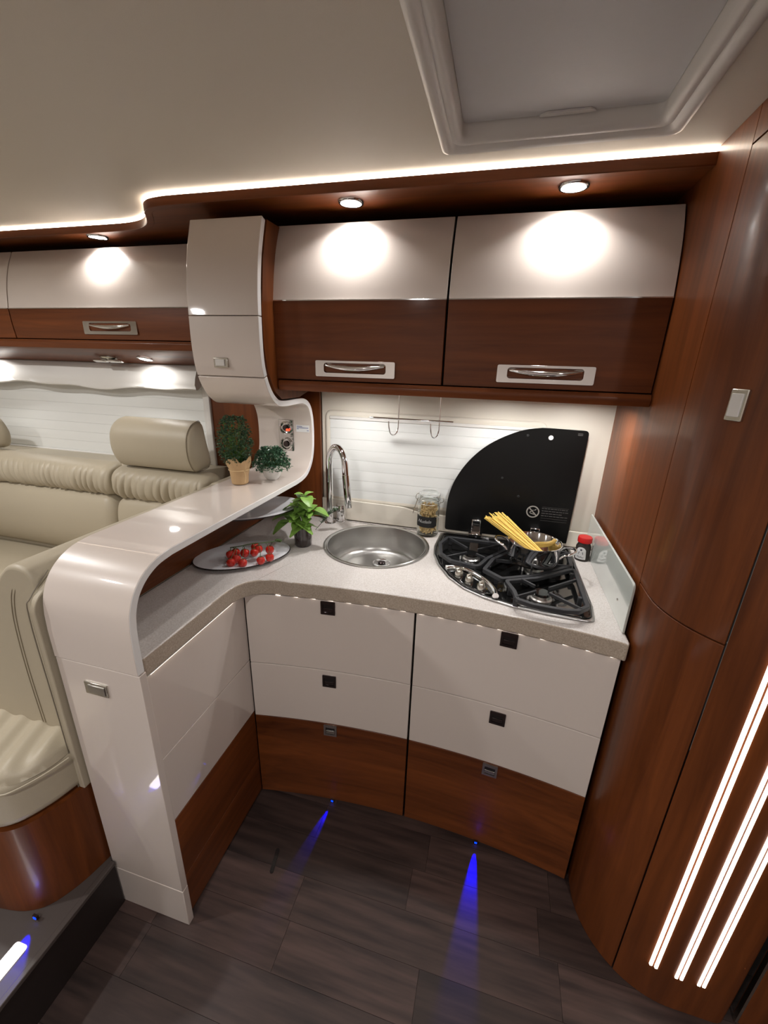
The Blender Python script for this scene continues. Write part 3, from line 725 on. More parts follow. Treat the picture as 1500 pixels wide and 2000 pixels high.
# pot with spaghetti
PX, PY, PZ = .160, 1.342, GZ+.0022
pot = thing('saucepan', 'steel saucepan on the rear right burner of the hob', 'pan', (PX, PY, PZ))
pr = .081
obj('pan_body', lathe(B(), [(0, PZ+.004), (0, PZ), (pr-.016, PZ), (pr-.006, PZ+.004), (pr-.001, PZ+.014), (pr, PZ+.028), (pr, PZ+.067), (pr+.003, PZ+.070), (pr+.0035, PZ+.0715), (pr+.001, PZ+.072), (pr-.002, PZ+.069), (pr-.002, PZ+.016), (pr-.010, PZ+.005)], PX, PY, 56), 'chrome', pot, smooth=50)
for ang in (-8, 172):
    a = math.radians(ang); u = Vector((math.cos(a), math.sin(a), 0)); s = Vector((-u.y, u.x, 0)); c0 = Vector((PX, PY, PZ+.049))
    pts = [c0+u*(pr+.0005)+s*.034+Vector((0, 0, -.012)), c0+u*(pr+.010)+s*.034, c0+u*(pr+.026)+s*.030+Vector((0, 0, .006)), c0+u*(pr+.040)+s*.016+Vector((0, 0, .010)), c0+u*(pr+.043)+Vector((0, 0, .011)), c0+u*(pr+.040)-s*.016+Vector((0, 0, .010)), c0+u*(pr+.026)-s*.030+Vector((0, 0, .006)), c0+u*(pr+.010)-s*.034, c0+u*(pr+.0005)-s*.034+Vector((0, 0, -.012))]
    obj('handle', tube(B(), smoothpath(pts, 4), .0042, 8), 'chrome', pot, smooth=80)
bm = B(); random.seed(11)
foot = Vector((PX+.046, PY-.048, PZ+.024)); topc = Vector((PX-.130, PY+.092, PZ+.106))
axis = (topc-foot).normalized(); s1 = axis.cross(Vector((0, 0, 1))).normalized(); s2 = axis.cross(s1)
for k in range(150):
    a = random.uniform(0, 2*PI); q = math.sqrt(random.random())
    p0 = foot+(s1*math.cos(a)*.014+s2*math.sin(a)*.006)*q
    p1 = topc+(s1*math.cos(a)*.046+s2*math.sin(a)*.016)*q+axis*random.uniform(-.022, .018)
    p0.z = max(p0.z, PZ+.0082)
    tube(bm, [p0, p1], .00105, 5)
solo('spaghetti', bm, 'spag', 'bundle of dry yellow spaghetti fanning out of the saucepan', 'pasta', kind='stuff', smooth=80)

# ================================================================== JARS
jx, jy, jz = -.222, 1.556, .9152
t = thing('pasta_jar', 'glass clip-top jar of pasta with black label between sink and hob', 'jar', (jx, jy, jz))
jr = .0425
obj('glass_body', lathe(B(), [(0, jz), (jr-.006, jz), (jr, jz+0.0069), (jr, jz+0.1207), (jr-.003, jz+0.1299), (jr-.005, jz+0.1357), (jr-.005, jz+0.1460), (jr-.0085, jz+0.1460), (jr-.0085, jz+0.1334), (jr-.004, jz+0.1196), (jr-.004, jz+0.0115), (jr-.010, jz+0.0069), (0, jz+0.0069)], jx, jy, 40), 'glass', t, smooth=50)
l = obj('glass_lid', lathe(B(), [(0, jz+0.1748), (jr-.010, jz+0.1748), (jr-.002, jz+0.1702), (jr, jz+0.1633), (jr+.001, jz+0.1495), (jr-.0035, jz+0.1495), (jr-.005, jz+0.1644), (0, jz+0.1679)], jx, jy, 40), 'glass', t, smooth=50)
bm = B(); tube(bm, [(jx+(jr-.001)*math.cos(2*PI*k/28), jy+(jr-.001)*math.sin(2*PI*k/28), jz+0.1478) for k in range(28)], .0022, 6, closed=True); obj('seal_ring', bm, 'satin', t)
bm = B(); tube(bm, [(jx+(jr+.001)*math.cos(2*PI*k/28), jy+(jr+.001)*math.sin(2*PI*k/28), jz+0.1334) for k in range(28)], .0012, 6, closed=True)
ux, uy = -1, -.15
tube(bm, smoothpath([(jx-jr-.001, jy, jz+0.1357), (jx-jr-.010, jy-.004, jz+0.1472), (jx-jr-.006, jy-.006, jz+0.1633), (jx-jr+.004, jy, jz+0.1667)], 4), .0013, 6)
for s in (-.006, .006):
    tube(bm, smoothpath([(jx-jr-.002, jy+s, jz+0.1472), (jx-jr-.008, jy+s-.004, jz+0.1242), (jx-jr-.018, jy-.008+s*.6, jz+0.0851)], 4), .0013, 6)
tube(bm, smoothpath([(jx+jr, jy, jz+0.1357), (jx+jr+.011, jy-.003, jz+0.1403), (jx+jr+.012, jy-.003, jz+0.1541), (jx+jr+.001, jy, jz+0.1610)], 4), .0013, 6)
obj('wire_clip', bm, 'satin', t, smooth=80)
bm = B(); random.seed(5)
for k in range(330):
    a = random.uniform(0, 2*PI); q = (jr-.012)*math.sqrt(random.uniform(.35, 1)); z = jz+0.0161+.108*random.random()
    c0 = Vector((jx+q*math.cos(a), jy+q*math.sin(a), z)); rr = random.uniform(.0042, .0062)
    mt = Matrix.Translation(c0) @ Matrix.Rotation(random.uniform(0, PI), 4, 'X') @ Matrix.Rotation(random.uniform(0, PI), 4, 'Y')
    tube(bm, [mt @ Vector((rr*math.cos(2*PI*i/8), rr*math.sin(2*PI*i/8), 0)) for i in range(8)], .0021, 5, closed=True)
obj('pasta_shapes', bm, 'pasta', t, smooth=80, kind='stuff')
bm = B(); A = math.radians(-105)
v0 = None; n = 20
for k in range(n+1):
    a = A-1.25+2.5*k/n; ins = .004*max(0, 1-min(k, n-k)/2)
    rr = jr+.0005
    lo = bm.verts.new((jx+rr*math.cos(a), jy+rr*math.sin(a), jz+0.0414+ins*1.5)); hi = bm.verts.new((jx+rr*math.cos(a), jy+rr*math.sin(a), jz+0.0851-ins))
    if v0: bm.faces.new((v0[0], lo, hi, v0[1]))
    v0 = (lo, hi)
lb = obj('label', bm, 'black', t, smooth=80, label='black chalkboard label')
tm = Matrix.Rotation(PI/2, 4, 'X')
bm = text_bm('Nudeln', .019, Matrix.Identity(4), shear=.4)
for v in bm.verts:
    a = A+.02+v.co.x/(jr+.001); v.co = Vector((jx+(jr+.0011)*math.cos(a), jy+(jr+.0011)*math.sin(a), jz+0.0655+v.co.y))
obj('handwriting', bm, 'paperwhite', lb, smooth=0)

px, py, pz = .342, 1.50, .9152
t = thing('pepper_jar', 'small dark spice jar with red lid beside the saucepan', 'jar', (px, py, pz))
obj('jar_body', lathe(B(), [(0, pz), (.0225, pz), (.0245, pz+.003), (.0245, pz+.050), (.020, pz+.060), (.0185, pz+.066), (0, pz+.066)], px, py, 32), 'pepper', t, smooth=50)
obj('lid', lathe(B(), [(.021, pz+.0662), (.0235, pz+.0675), (.0235, pz+.083), (.022, pz+.086), (0, pz+.0865)], px, py, 32), 'red', t, smooth=50)
bm = B(); A = math.radians(-115); v0 = None
for k in range(13):
    s = k/12; a = A-.75+1.5*s; top = pz+.016+.036*math.sqrt(max(0, 1-(2*s-1)**2))**.6+.001
    lo = bm.verts.new((px+.0250*math.cos(a), py+.0250*math.sin(a), pz+.008)); hi = bm.verts.new((px+.0250*math.cos(a), py+.0250*math.sin(a), top))
    if v0: bm.faces.new((v0[0], lo, hi, v0[1]))
    v0 = (lo, hi)
lb = obj('label', bm, 'paperwhite', t, smooth=80)
bm = text_bm('Pfeffer', .0095, Matrix.Identity(4))
for v in bm.verts:
    a = A+v.co.x/.0255; v.co = Vector((px+.0255*math.cos(a), py+.0255*math.sin(a), pz+.016+v.co.y))
for zz, hw, hh2 in ((.043, .12, .003), (.033, .28, .002), (.028, .32, .002)):
    q = [bm.verts.new((px+.0255*math.cos(A+s), py+.0255*math.sin(A+s), pz+zz+d)) for s, d in ((-hw, -hh2), (hw, -hh2), (hw, hh2), (-hw, hh2))]; bm.faces.new(q)
obj('lettering', bm, 'ink', lb, smooth=0)

# ================================================================== RAIL WITH HOOKS
t = thing('hook_rail', 'thin chrome rail with two wire hooks under the overhead cabinet', 'rail', (-.28, 1.50, 1.461))
HYR = 1.50
obj('rail', tube(B(), [(-.450, HYR-.003, 1.366), (-.148, HYR-.003, 1.366)], .0035, 10), 'chrome', t, smooth=60)
for hx in (-.345, -.197):
    obj('hook', tube(B(), [(hx, HYR+.002, 1.4615), (hx, HYR+.002, 1.40), (hx, HYR+.002, 1.345)]+smoothpath([(hx, HYR+.002, 1.335), (hx-.003, HYR-.006, 1.318), (hx-.010, HYR-.024, 1.311), (hx-.018, HYR-.042, 1.320), (hx-.022, HYR-.050, 1.345), (hx-.023, HYR-.051, 1.362)], 4), .0022, 8), 'chrome', t, smooth=80)
# lamps under the kitchen overheads
for k, (x, y) in enumerate(((-.50, 1.40), (.02, 1.40), (.26, 1.42))):
    u = thing('under_cabinet_light', ('left', 'middle', 'right')[k]+' slim round lamp under the kitchen overhead cabinets', 'light', (x, y, 1.4615), )
    obj('housing', lathe(B(), [(.030, 1.4615), (.030, 1.4575), (.024, 1.4565), (.023, 1.4612)], x, y, 24, closed=True), 'chrome', u)
    obj('lens', lathe(B(), [(.0225, 1.461), (.0225, 1.4585), (0, 1.458)], x, y, 20), 'spotlens', u)
    lamp('AREA', 'bulb', (x, y, 1.4545), UNDER_W, parent=u, size=.03, spread=170)

# ================================================================== PLANTS
def leafmesh(bm, base, direction, up, L, W, cup=.25, n=5):
    d = direction.normalized(); s = d.cross(up).normalized(); u = s.cross(d); rows = []
    for i in range(n+1):
        s_ = i/n; wv = W*math.sin(PI*min(1, s_*.92+.04))**.75*.5; bend = -cup*L*s_*s_
        c0 = base+d*L*s_+u*bend
        rows.append([bm.verts.new(c0-s*wv+u*wv*.35), bm.verts.new(c0-s*wv*.5+u*wv*.22), bm.verts.new(c0), bm.verts.new(c0+s*wv*.5+u*wv*.22), bm.verts.new(c0+s*wv+u*wv*.35)])
    for i in range(n):
        for k in range(4): bm.faces.new((rows[i][k], rows[i][k+1], rows[i+1][k+1], rows[i+1][k]))
# basil
bx_, by_, bz_ = -.640, 1.302, .9152
t = thing('basil_plant', 'green basil in a small brown glazed pot left of the sink', 'plant', (bx_, by_, bz_))
obj('pot', lathe(B(), [(0, bz_), (.028, bz_), (.0315, bz_+.005), (.0325, bz_+.045), (.0305, bz_+.068), (.031, bz_+.072), (.028, bz_+.072), (.027, bz_+.060), (0, bz_+.060)], bx_, by_, 32), 'potglaze', t, smooth=50)
obj('soil', lathe(B(), [(0, bz_+.0602), (.0265, bz_+.0602), (.025, bz_+.065), (0, bz_+.067)], bx_, by_, 20), 'soil', t)
random.seed(21); bm = B(); leaves = []
stems = [((0, 0), (.010, .0, .165)), ((-.008, -.004), (-.040, -.012, .115)), ((.008, .0), (.030, -.005, .120)), ((0, -.008), (-.012, -.035, .095)), ((.0, .006), (-.025, .02, .135)), ((.005, -.006), (.022, -.03, .085)), ((-.006, 0), (-.050, .0, .085)), ((.0, 0), (-.020, -.01, .150)), ((.004, 0), (.034, .012, .135)), ((.002, 0), (.012, .0, .185))]
for (a, b), (c1, d1, e1) in stems:
    p0 = Vector((bx_+a, by_+b, bz_+.064)); p1 = Vector((bx_+c1, by_+d1, bz_+e1)); mid = (p0+p1)/2+Vector((0, 0, .012))
    tube(bm, smoothpath([p0, mid, p1], 4), .0014, 6)
    base_a = random.uniform(0, PI)
    for lvl, (pp, sz) in enumerate(((mid, .75), (p1, 1.0), (p1+Vector((0, 0, .004)), .6))):
        for k in range(2):
            a2 = base_a+lvl*PI/2+k*PI; leaves.append((pp.copy(), Vector((math.cos(a2), math.sin(a2), .25 if lvl < 2 else .9)), sz))
obj('stems', bm, 'basilstem', t)
for p, d, sz in leaves:
    bm = B(); leafmesh(bm, p, d, Vector((0, 0, 1)), .052*sz*random.uniform(.85, 1.15), .046*sz, cup=random.uniform(.3, .9)); obj('leaf', bm, 'basil', t, smooth=80)
# rosemary sprig lying by the tap
bm = B(); p0 = Vector((-.612, 1.44, .9185)); random.seed(4)
spine = smoothpath([(-.655, 1.445, .918), (-.625, 1.452, .955), (-.600, 1.462, .985), (-.575, 1.470, 1.000)], 5)
t = thing('rosemary_sprig', 'small rosemary sprig standing up beside the tap', 'herb', (-.655, 1.445, .916))
obj('twig', tube(bm, spine, .0011, 5), 'soil', t)
bm = B()
for k, p in enumerate(spine[4:]):
    for j in range(9):
        a = random.uniform(0, 2*PI); leafmesh(bm, Vector(p), Vector((math.cos(a), math.sin(a)*.6, .7)), Vector((0, .3, 1)), .020, .0036, .1, 2)
obj('needles', bm, 'herb', t, kind='stuff')
# thyme in kraft paper
KX, KYY, KZ = -.862, 1.272, 1.1352
t = thing('thyme_plant', 'tall bushy thyme in a brown kraft paper pot on the bar', 'plant', (KX, KYY, KZ))
bm = B(); n = 40; rings = []
for j, (rr, z) in enumerate(((.0, .001), (.026, .001), (.0285, .004), (.031, .03), (.034, .055), (.039, .078), (.042, .092), (.0385, .088), (.0355, .075), (.031, .055), (0, .055))):
    if rr == 0: rings.append([bm.verts.new((KX, KYY, KZ+z))]); continue
    rings.append([bm.verts.new((KX+rr*(1+(.06*math.sin(5*a+j)+.04*math.sin(11*a))*(j > 3))*math.cos(a), KYY+rr*(1+(.06*math.sin(5*a+j))*(j > 3))*math.sin(a), KZ+z+(.008*math.sin(4*a+1)+.005*math.sin(9*a) if j in (5, 6, 7) else 0))) for a in [2*PI*k/n for k in range(n)]])
for a, b in zip(rings[:-1], rings[1:]):
    for k in range(n):
        k2 = (k+1) % n
        if len(a) == 1: bm.faces.new((a[0], b[k2], b[k]))
        elif len(b) == 1: bm.faces.new((a[k], a[k2], b[0]))
        else: bm.faces.new((a[k], a[k2], b[k2], b[k]))
obj('paper_pot', bm, 'kraft', t, smooth=25)
bm = B(); tube(bm, [(KX+.0345*math.cos(2*PI*k/24), KYY+.0345*math.sin(2*PI*k/24), KZ+.052) for k in range(24)], .0018, 6, closed=True)
tube(bm, smoothpath([(KX+.030, KYY-.018, KZ+.052), (KX+.040, KYY-.024, KZ+.035), (KX+.036, KYY-.026, KZ+.012)], 4), .0011, 5)
obj('raffia_tie', bm, 'twine', t, smooth=80)
def herb_bush(parent, cx, cy, z0, R, H, count, mat, seed, shape):
    random.seed(seed); bm = B(); st_ = B()
    for k in range(count):
        a = random.uniform(0, 2*PI); h = random.random(); r_ = R*shape(h)*math.sqrt(random.uniform(.15, 1))
        p = Vector((cx+r_*math.cos(a), cy+r_*math.sin(a), z0+H*h)); out = Vector((math.cos(a), math.sin(a), random.uniform(-.2, 1.1)))
        for j in range(3):
            b = random.uniform(0, 2*PI)
            leafmesh(bm, p, out+Vector((math.cos(b), math.sin(b), random.uniform(-.5, .5)))*.9, Vector((.1, .2, 1)), random.uniform(.008, .0125), .0062, .2, 2)
        if k % 9 == 0: tube(st_, [(cx+r_*.15*math.cos(a), cy+r_*.15*math.sin(a), z0-.01), (cx+r_*.6*math.cos(a), cy+r_*.6*math.sin(a), z0+H*h*.55), tuple(p)], .0006, 4)
    obj('stems', st_, 'basilstem', parent, kind='stuff'); obj('foliage', bm, mat, parent, smooth=0, kind='stuff')
herb_bush(t, KX-.006, KYY, KZ+.070, .052, .165, 1000, 'herb', 31, lambda h: .62+.5*math.sin(PI*min(1, h*1.05))**.8*(1 if h < .8 else 1.2))
# small round bush in white pot
WX, WY, WZ = -.790, 1.372, 1.1352
t = thing('bush_plant', 'small round green bush in a white porcelain bowl on the bar', 'plant', (WX, WY, WZ))
obj('bowl', lathe(B(), [(0, WZ), (.022, WZ), (.030, WZ+.012), (.037, WZ+.035), (.0385, WZ+.052), (.036, WZ+.053), (.034, WZ+.040), (0, WZ+.040)], WX, WY, 32), 'porcelain', t, smooth=50)
herb_bush(t, WX, WY, WZ+.040, .068, .075, 950, 'herb2', 32, lambda h: (1-(h*.9)**2)**.5)

# ================================================================== PLATTERS AND TOMATOES
def platter(name, cx, cy, z, a, b, rot, label, mat='plate'):
    t = thing(name, label, 'plate', (cx, cy, z))
    mt = Matrix.Translation((cx, cy, 0)) @ Matrix.Rotation(math.radians(rot), 4, 'Z') @ Matrix.Scale(b/a, 4, (0, 1, 0))
    obj('dish', lathe(B(), [(0, z+.003), (a*.62, z+.003), (a*.66, z+.005), (a*.95, z+.011), (a, z+.012), (a, z+.014), (a*.95, z+.0145), (a*.70, z+.009), (a*.62, z+.007), (0, z+.0065)], 0, 0, 64, mt), mat, t, smooth=50)
    obj('rim', tube(B(), [mt @ Vector((a*1.003*math.cos(2*PI*k/64), a*1.003*math.sin(2*PI*k/64), z+.0115)) for k in range(64)], .0022, 6, closed=True), 'rim', t, smooth=80)
    obj('foot', lathe(B(), [(a*.5, z), (a*.5, z+.0031), (0, z+.0031)], 0, 0, 40, mt), mat, t)
    return t
platter('platter', -.785, 1.140, .9152, .158, .105, 44, 'oval white platter under the vine tomatoes')
sh = platter('platter', -.806, 1.265, 1.040, .168, .115, 52, 'oval white tray hung close beneath the bar top')
obj('bracket', tube(B(), [(-.86, 1.30, 1.046), (-.86, 1.30, 1.1145)], .008, 12), 'satin', sh)
tm_ = thing('vine_tomatoes', 'red cherry tomatoes on the vine on the oval platter', 'tomato', (-.745, 1.11, .925))
spots = [(-.800, 1.090, .946), (-.772, 1.080, .938), (-.757, 1.108, .950), (-.737, 1.062, .938), (-.744, 1.150, .955), (-.690, 1.092, .940), (-.672, 1.118, .942), (-.700, 1.168, .944), (-.728, 1.118, .952), (-.776, 1.056, .936), (-.722, 1.135, .958), (-.795, 1.112, .944)]
random.seed(9)
for k, (a, b, c_) in enumerate(spots):
    r_ = .0135+.0015*random.random()
    bm = lathe(B(), [(0, -r_*1.02), (r_*.5, -r_*.92), (r_*.87, -r_*.55), (r_, 0), (r_*.88, r_*.55), (r_*.5, r_*.88), (r_*.15, r_*.9), (0, r_*.84)], 0, 0, 20, Matrix.Translation((a, b, c_)) @ Matrix.Rotation(random.uniform(-.7, .7), 4, 'X') @ Matrix.Rotation(random.uniform(-.7, .7), 4, 'Y'))
    obj('tomato', bm, 'tomato', tm_, smooth=80)
bm = B(); stem = smoothpath([(-.805, 1.10, .966), (-.77, 1.105, .974), (-.735, 1.125, .980), (-.70, 1.15, .978), (-.672, 1.185, .975)], 5)
tube(bm, stem, .0017, 6)
for (a, b, c_) in spots:
    q = min(stem, key=lambda s: (Vector(s)-Vector((a, b, c_))).length); tube(bm, [q, ((q[0]+a)/2+.003, (q[1]+b)/2, (q[2]+c_)/2+.008), (a, b, c_+.0135)], .0011, 5)
    for j in range(5):
        an = 2*PI*j/5+a*40; leafmesh(bm, Vector((a, b, c_+.0135)), Vector((math.cos(an), math.sin(an), .25)), Vector((0, 0, 1)), .009, .003, .3, 2)
box(bm, -.685, -.664, 1.178, 1.190, .972, .978)
obj('vine', bm, 'vine', tm_, smooth=80)

# ================================================================== TALL CURVED WALNUT UNIT ON THE RIGHT
CX, CY, CR = .600, 1.000, .215
XC = CX-CR
def gapang(): # where the ray through azimuth .50/.866 meets the curve
    return 180+52.5
GA = gapang()
tw = thing('tall_cupboard', 'tall curved walnut cupboard with silver push latch right of the kitchen', 'cupboard', (XC+.2, 1.3, 0))
obj('side_panel', bx(XC, XC+.018, 1.066, 1.655, 0.001, 1.9985), 'wood_z', tw, smooth=0)
pathB = [(XC, 1.064), (XC, 1.03)] + arc(CX, CY, CR, 180, GA, 14)
obj('lower_panel', strip(B(), pathB, .018, .001, 1.056), 'wood_z', tw, smooth=40, bevel=.0012)
dr = obj('door', strip(B(), pathB, .018, 1.059, 1.938), 'wood_z', tw, smooth=40, bevel=.0012)
obj('top_rail', strip(B(), pathB, .018, 1.941, 1.9985), 'wood_z', tw, smooth=40)
l2 = bm = B(); prism(bm, rrect(.823, .878, 1.472, 1.526, .003, 3), XC-.006+.003, XC+.010, 'x')
bm.free()
# latch sits on the curved door, follows its slope
p = Vector((CX+CR*math.cos(math.radians(216)), CY+CR*math.sin(math.radians(216)), 1.50))
def on_curve(angle): return Vector((CX+CR*math.cos(math.radians(angle)), CY+CR*math.sin(math.radians(angle)), 0))
LA = 207
nrm = Vector((math.cos(math.radians(LA)), math.sin(math.radians(LA)), 0)); pc = on_curve(LA)
mt = Matrix.Translation((pc.x, pc.y, 1.499)) @ Matrix.Rotation(math.radians(LA)+PI/2, 4, 'Z')
def local(bm): bmesh.ops.transform(bm, matrix=mt, verts=bm.verts); return bm
bm = B(); prism(bm, rrect(-.0155, .0155, -.0275, .0275, .002, 3), -.006, .004, 'y'); ph = obj('latch', local(bm), 'satin', dr, bevel=.0015, label='silver rectangular push latch')
bm = B(); prism(bm, rrect(-.0105, .0105, -.020, .020, .002, 3), -.009, -.0055, 'y'); obj('latch_button', local(bm), 'plastic', ph, bevel=.001)
# door with light slits
ds = thing('lit_door', 'walnut door with three pairs of glowing vertical light slits', 'door', (.60, .80, 0))
pathC = arc(CX, CY, CR, GA+.9, 270, 10) + [(.695, CY-CR)] + arc(.695, CY-CR+.035, .035, 272, 350, 8)
YD = CY-CR
slits = [(.5270, .5335), (.5378, .5443), (.5810, .5875), (.5918, .5983), (.6300, .6365), (.6408, .6473)]
obj('panel', strip(B(), pathC, .018, .001, 1.9985), 'wood_z', ds, smooth=40)
def surfy(x):
    return CY-math.sqrt(max(0, CR*CR-(x-CX)**2)) if x < CX else YD
for a, b in slits:
    y1 = min(surfy(a), surfy(b))
    obj('light_slit', bx(a, b, y1-.0022, y1+.003, .125, 1.75), 'slit', ds, bevel=.001)
# right of it: chrome-edged jamb and further walnut
st('trim_9', bx(.748, .754, .800, .812, .001, 1.9985), 'satin')
st('door_2', bx(.756, 1.9, .802, .822, .001, 1.9985), 'wood_z', smooth=0)

# ================================================================== SOFA
sf = thing('corner_sofa', 'beige leather corner sofa with ruched backs left of the bar', 'sofa', (-1.6, 1.0, .18))
out = [(-.945, 1.55), (-.945, .60)] + smoothpath([(-.950, .575), (-.965, .520), (-.998, .462), (-1.05, .432), (-1.12, .420)], 5) + [(-1.75, .42), (-1.75, .86), (-2.9, .86), (-2.9, 1.55)]
obj('base', prism(B(), out, .181, .475), 'wood_z', sf, smooth=40)
o2 = [(a-(0.0 if a < -1.5 else .004), b-.004 if b < 1 else b) for a, b in out]
obj('seat', prism(B(), o2, .476, .612), 'leather', sf, smooth=60, bevel=.028, bseg=5)
# near seat cushion with soft pleats
def pad(name, x0, x1, y0, y1, z, amp, fx, fy, mat='leather', nx=60, ny=40, thick=.05, edge=.05, parent=sf):
    bm = B(); rows = []
    def prof(s, L): d = min(s, L-s); return math.sqrt(max(0, 1-(1-min(d, edge)/edge)**2))
    for i in range(nx+1):
        x = x0+(x1-x0)*i/nx; row = []
        for j in range(ny+1):
            y = y0+(y1-y0)*j/ny; e = prof(x-x0, x1-x0)*prof(y-y0, y1-y0)
            row.append(bm.verts.new((x, y, z+thick*(e-1)+e*amp*math.sin(fx*x+fy*y+1.5*math.sin(9*x-5*y)))))
        rows.append(row)
    for i in range(nx):
        for j in range(ny): bm.faces.new((rows[i][j], rows[i+1][j], rows[i+1][j+1], rows[i][j+1]))
    return obj(name, bm, mat, parent, smooth=80)
bm = B(); inset = 0.012; cc = (-1.085, .565); rows_ = []
def inside(x, y):
    """distance to the rounded front right corner of the seat"""
    if x > cc[0] and y < cc[1]: return .128-math.hypot(x-cc[0], y-cc[1])
    return min(-.957-x, y-.437)
for i in range(121):
    x = -1.74+.783*i/120; row = []
    for j in range(71):
        y = .437+.423*j/70; px_, py_ = x, y; d = inside(x, y)
        if d < 0 and x > cc[0] and y < cc[1]:
            k = .128/math.hypot(x-cc[0], y-cc[1]); px_, py_ = cc[0]+(x-cc[0])*k, cc[1]+(y-cc[1])*k; d = 0
        d = min(max(d, 0), .86-y if y > .8 else 1, .05); e = math.sqrt(max(0, 1-(1-d/.05)**2))
        row.append(bm.verts.new((px_, py_, .600+.036*e+e*.0048*math.sin(85*x+50*y+1.8*math.sin(9*x-5*y)))))
    rows_.append(row)
for i in range(120):
    for j in range(70): bm.faces.new((rows_[i][j], rows_[i+1][j], rows_[i+1][j+1], rows_[i][j+1]))
bmesh.ops.remove_doubles(bm, verts=bm.verts, dist=1e-6)
obj('seat_cushion', bm, 'leather', sf, smooth=80)
pad('seat_cushion', -2.88, -1.03, .865, 1.45, .655, .001, 10, 5, thick=.045)
bm = B(); tube(bm, [(a, b, .598) for a, b in [(x_+.006 if x_ > -1.0 else x_, y_-.010) for x_, y_ in out[2:24]]], .0022, 6); obj('seat_piping', bm, 'leather', sf)
# long back along the wall: main cushions and ruched rolls
def loftx(x0, x1, prof, n, fn, rx=.04):
    """prof (y,z) closed; end-rounded; fn(x, i, len) -> outward displacement for front points"""
    bm = B(); cy = sum(p[0] for p in prof)/len(prof); cz = sum(p[1] for p in prof)/len(prof); rings = []
    for i in range(n+1):
        x = x0+(x1-x0)*i/n; d = min(x-x0, x1-x); s = 1-.35*(1-math.sqrt(max(0, 1-(1-min(d, rx)/rx)**2)))
        ring_ = []
        for k, (y, z) in enumerate(prof):
            g = fn(x, k, len(prof)); dy, dz = y-cy, z-cz; L = math.hypot(dy, dz) or 1
            ring_.append(bm.verts.new((x, cy+dy*s+dy/L*g, cz+dz*s+dz/L*g)))
        rings.append(ring_)
    m = len(prof)
    for i in range(n):
        for k in range(m): bm.faces.new((rings[i][k], rings[i][(k+1) % m], rings[i+1][(k+1) % m], rings[i+1][k]))
    bm.faces.new(rings[0]); bm.faces.new(rings[-1][::-1])
    return bm
def ruche(x, k, m):
    s = k/m
    if s < .05 or s > .55: return 0
    e = math.sin(PI*(s-.05)/.5)
    ph = 2.1*math.sin(3.1*x)+.9*math.sin(7.3*x+1)
    c = 1-abs(math.sin(95*x+ph*1.7+1.6*math.sin(4*s+5*x)))**.6
    return -e*.017*c*(.62+.38*math.sin(31*x+3))+e*.0025*math.sin(73*x+ph+2*s)
def closed_smooth(pts, n=4):
    P = pts[-2:]+pts+pts[:2]; q = smoothpath(P, n); return q[2*n: 2*n+len(pts)*n]
roll = closed_smooth([(1.385, 1.118), (1.352, 1.095), (1.338, 1.055), (1.345, 1.015), (1.375, .988), (1.44, .985), (1.48, 1.03), (1.47, 1.10), (1.43, 1.125)], 4)
obj('ruched_roll', loftx(-2.55, -1.545, roll, 560, ruche), 'leather', sf, smooth=80)
obj('ruched_roll', loftx(-1.535, -1.075, [(a-.004, b-.006) for a, b in roll], 300, ruche), 'leather', sf, smooth=80)
mainp = closed_smooth([(1.375, .985), (1.345, .955), (1.332, .88), (1.345, .78), (1.385, .70), (1.45, .66), (1.50, .72), (1.49, .90), (1.45, .985)], 4)
flat = lambda x, k, m: .0015*math.sin(9*x)
obj('back_cushion', loftx(-2.55, -1.545, mainp, 40, flat), 'leather', sf, smooth=80)
obj('back_cushion', loftx(-1.535, -1.075, mainp, 30, flat), 'leather', sf, smooth=80)
obj('back_frame', prism(B(), fillet([(1.43, .60), (1.655, .60), (1.655, 1.088), (1.43, 1.118)], [0, 0, .01, .02]), -2.9, -1.16, 'x'), 'leather', sf)
# back along the bar, wide at the seat and narrow on top
armp = [(-.958, .615), (-.958, 1.055)] + smoothpath([(-.962, 1.075), (-.978, 1.095), (-1.012, 1.102), (-1.045, 1.090), (-1.085, 1.045), (-1.13, .96), (-1.19, .82), (-1.245, .70), (-1.275, .645)], 4) + [(-1.268, .615)]
arm = obj('arm_cushion', prism(B(), armp, .606, 1.33, 'y'), 'leather', sf, smooth=60, bevel=.022, bseg=5)
crn = obj('corner_cushion', prism(B(), [(a*1.0+.0, b+.004) for a, b in armp], 1.335, 1.60, 'y'), 'leather', sf, smooth=60, bevel=.022, bseg=4)
bm = B()
for dx in (0, .009):
    tube(bm, smoothpath([(-1.056-dx, .6055, .64), (-1.058-dx, .6055, .80), (-1.052-dx, .6055, .93), (-1.040-dx, .6055, 1.0), (-1.022-dx, .6075, 1.045), (-1.0-dx*.5, .622, 1.084+dx*.3)], 5), .0011, 5)
obj('seam', bm, 'seam', sf, smooth=80)
sb = obj('side_board', prism(B(), fillet([(.578, .478), (1.50, .478), (1.50, 1.09), (.66, 1.09), (.578, 1.03)], [.003, .003, .003, .03, .05]), -.957, -.939, 'x'), 'leather', sf, bevel=.002)
obj('board_piping', tube(B(), smoothpath([(-.957, .5765, .48), (-.957, .5765, .75), (-.957, .5765, 1.0), (-.957, .590, 1.04), (-.957, .64, 1.085)], 5), .0013, 6), 'piping', sf)
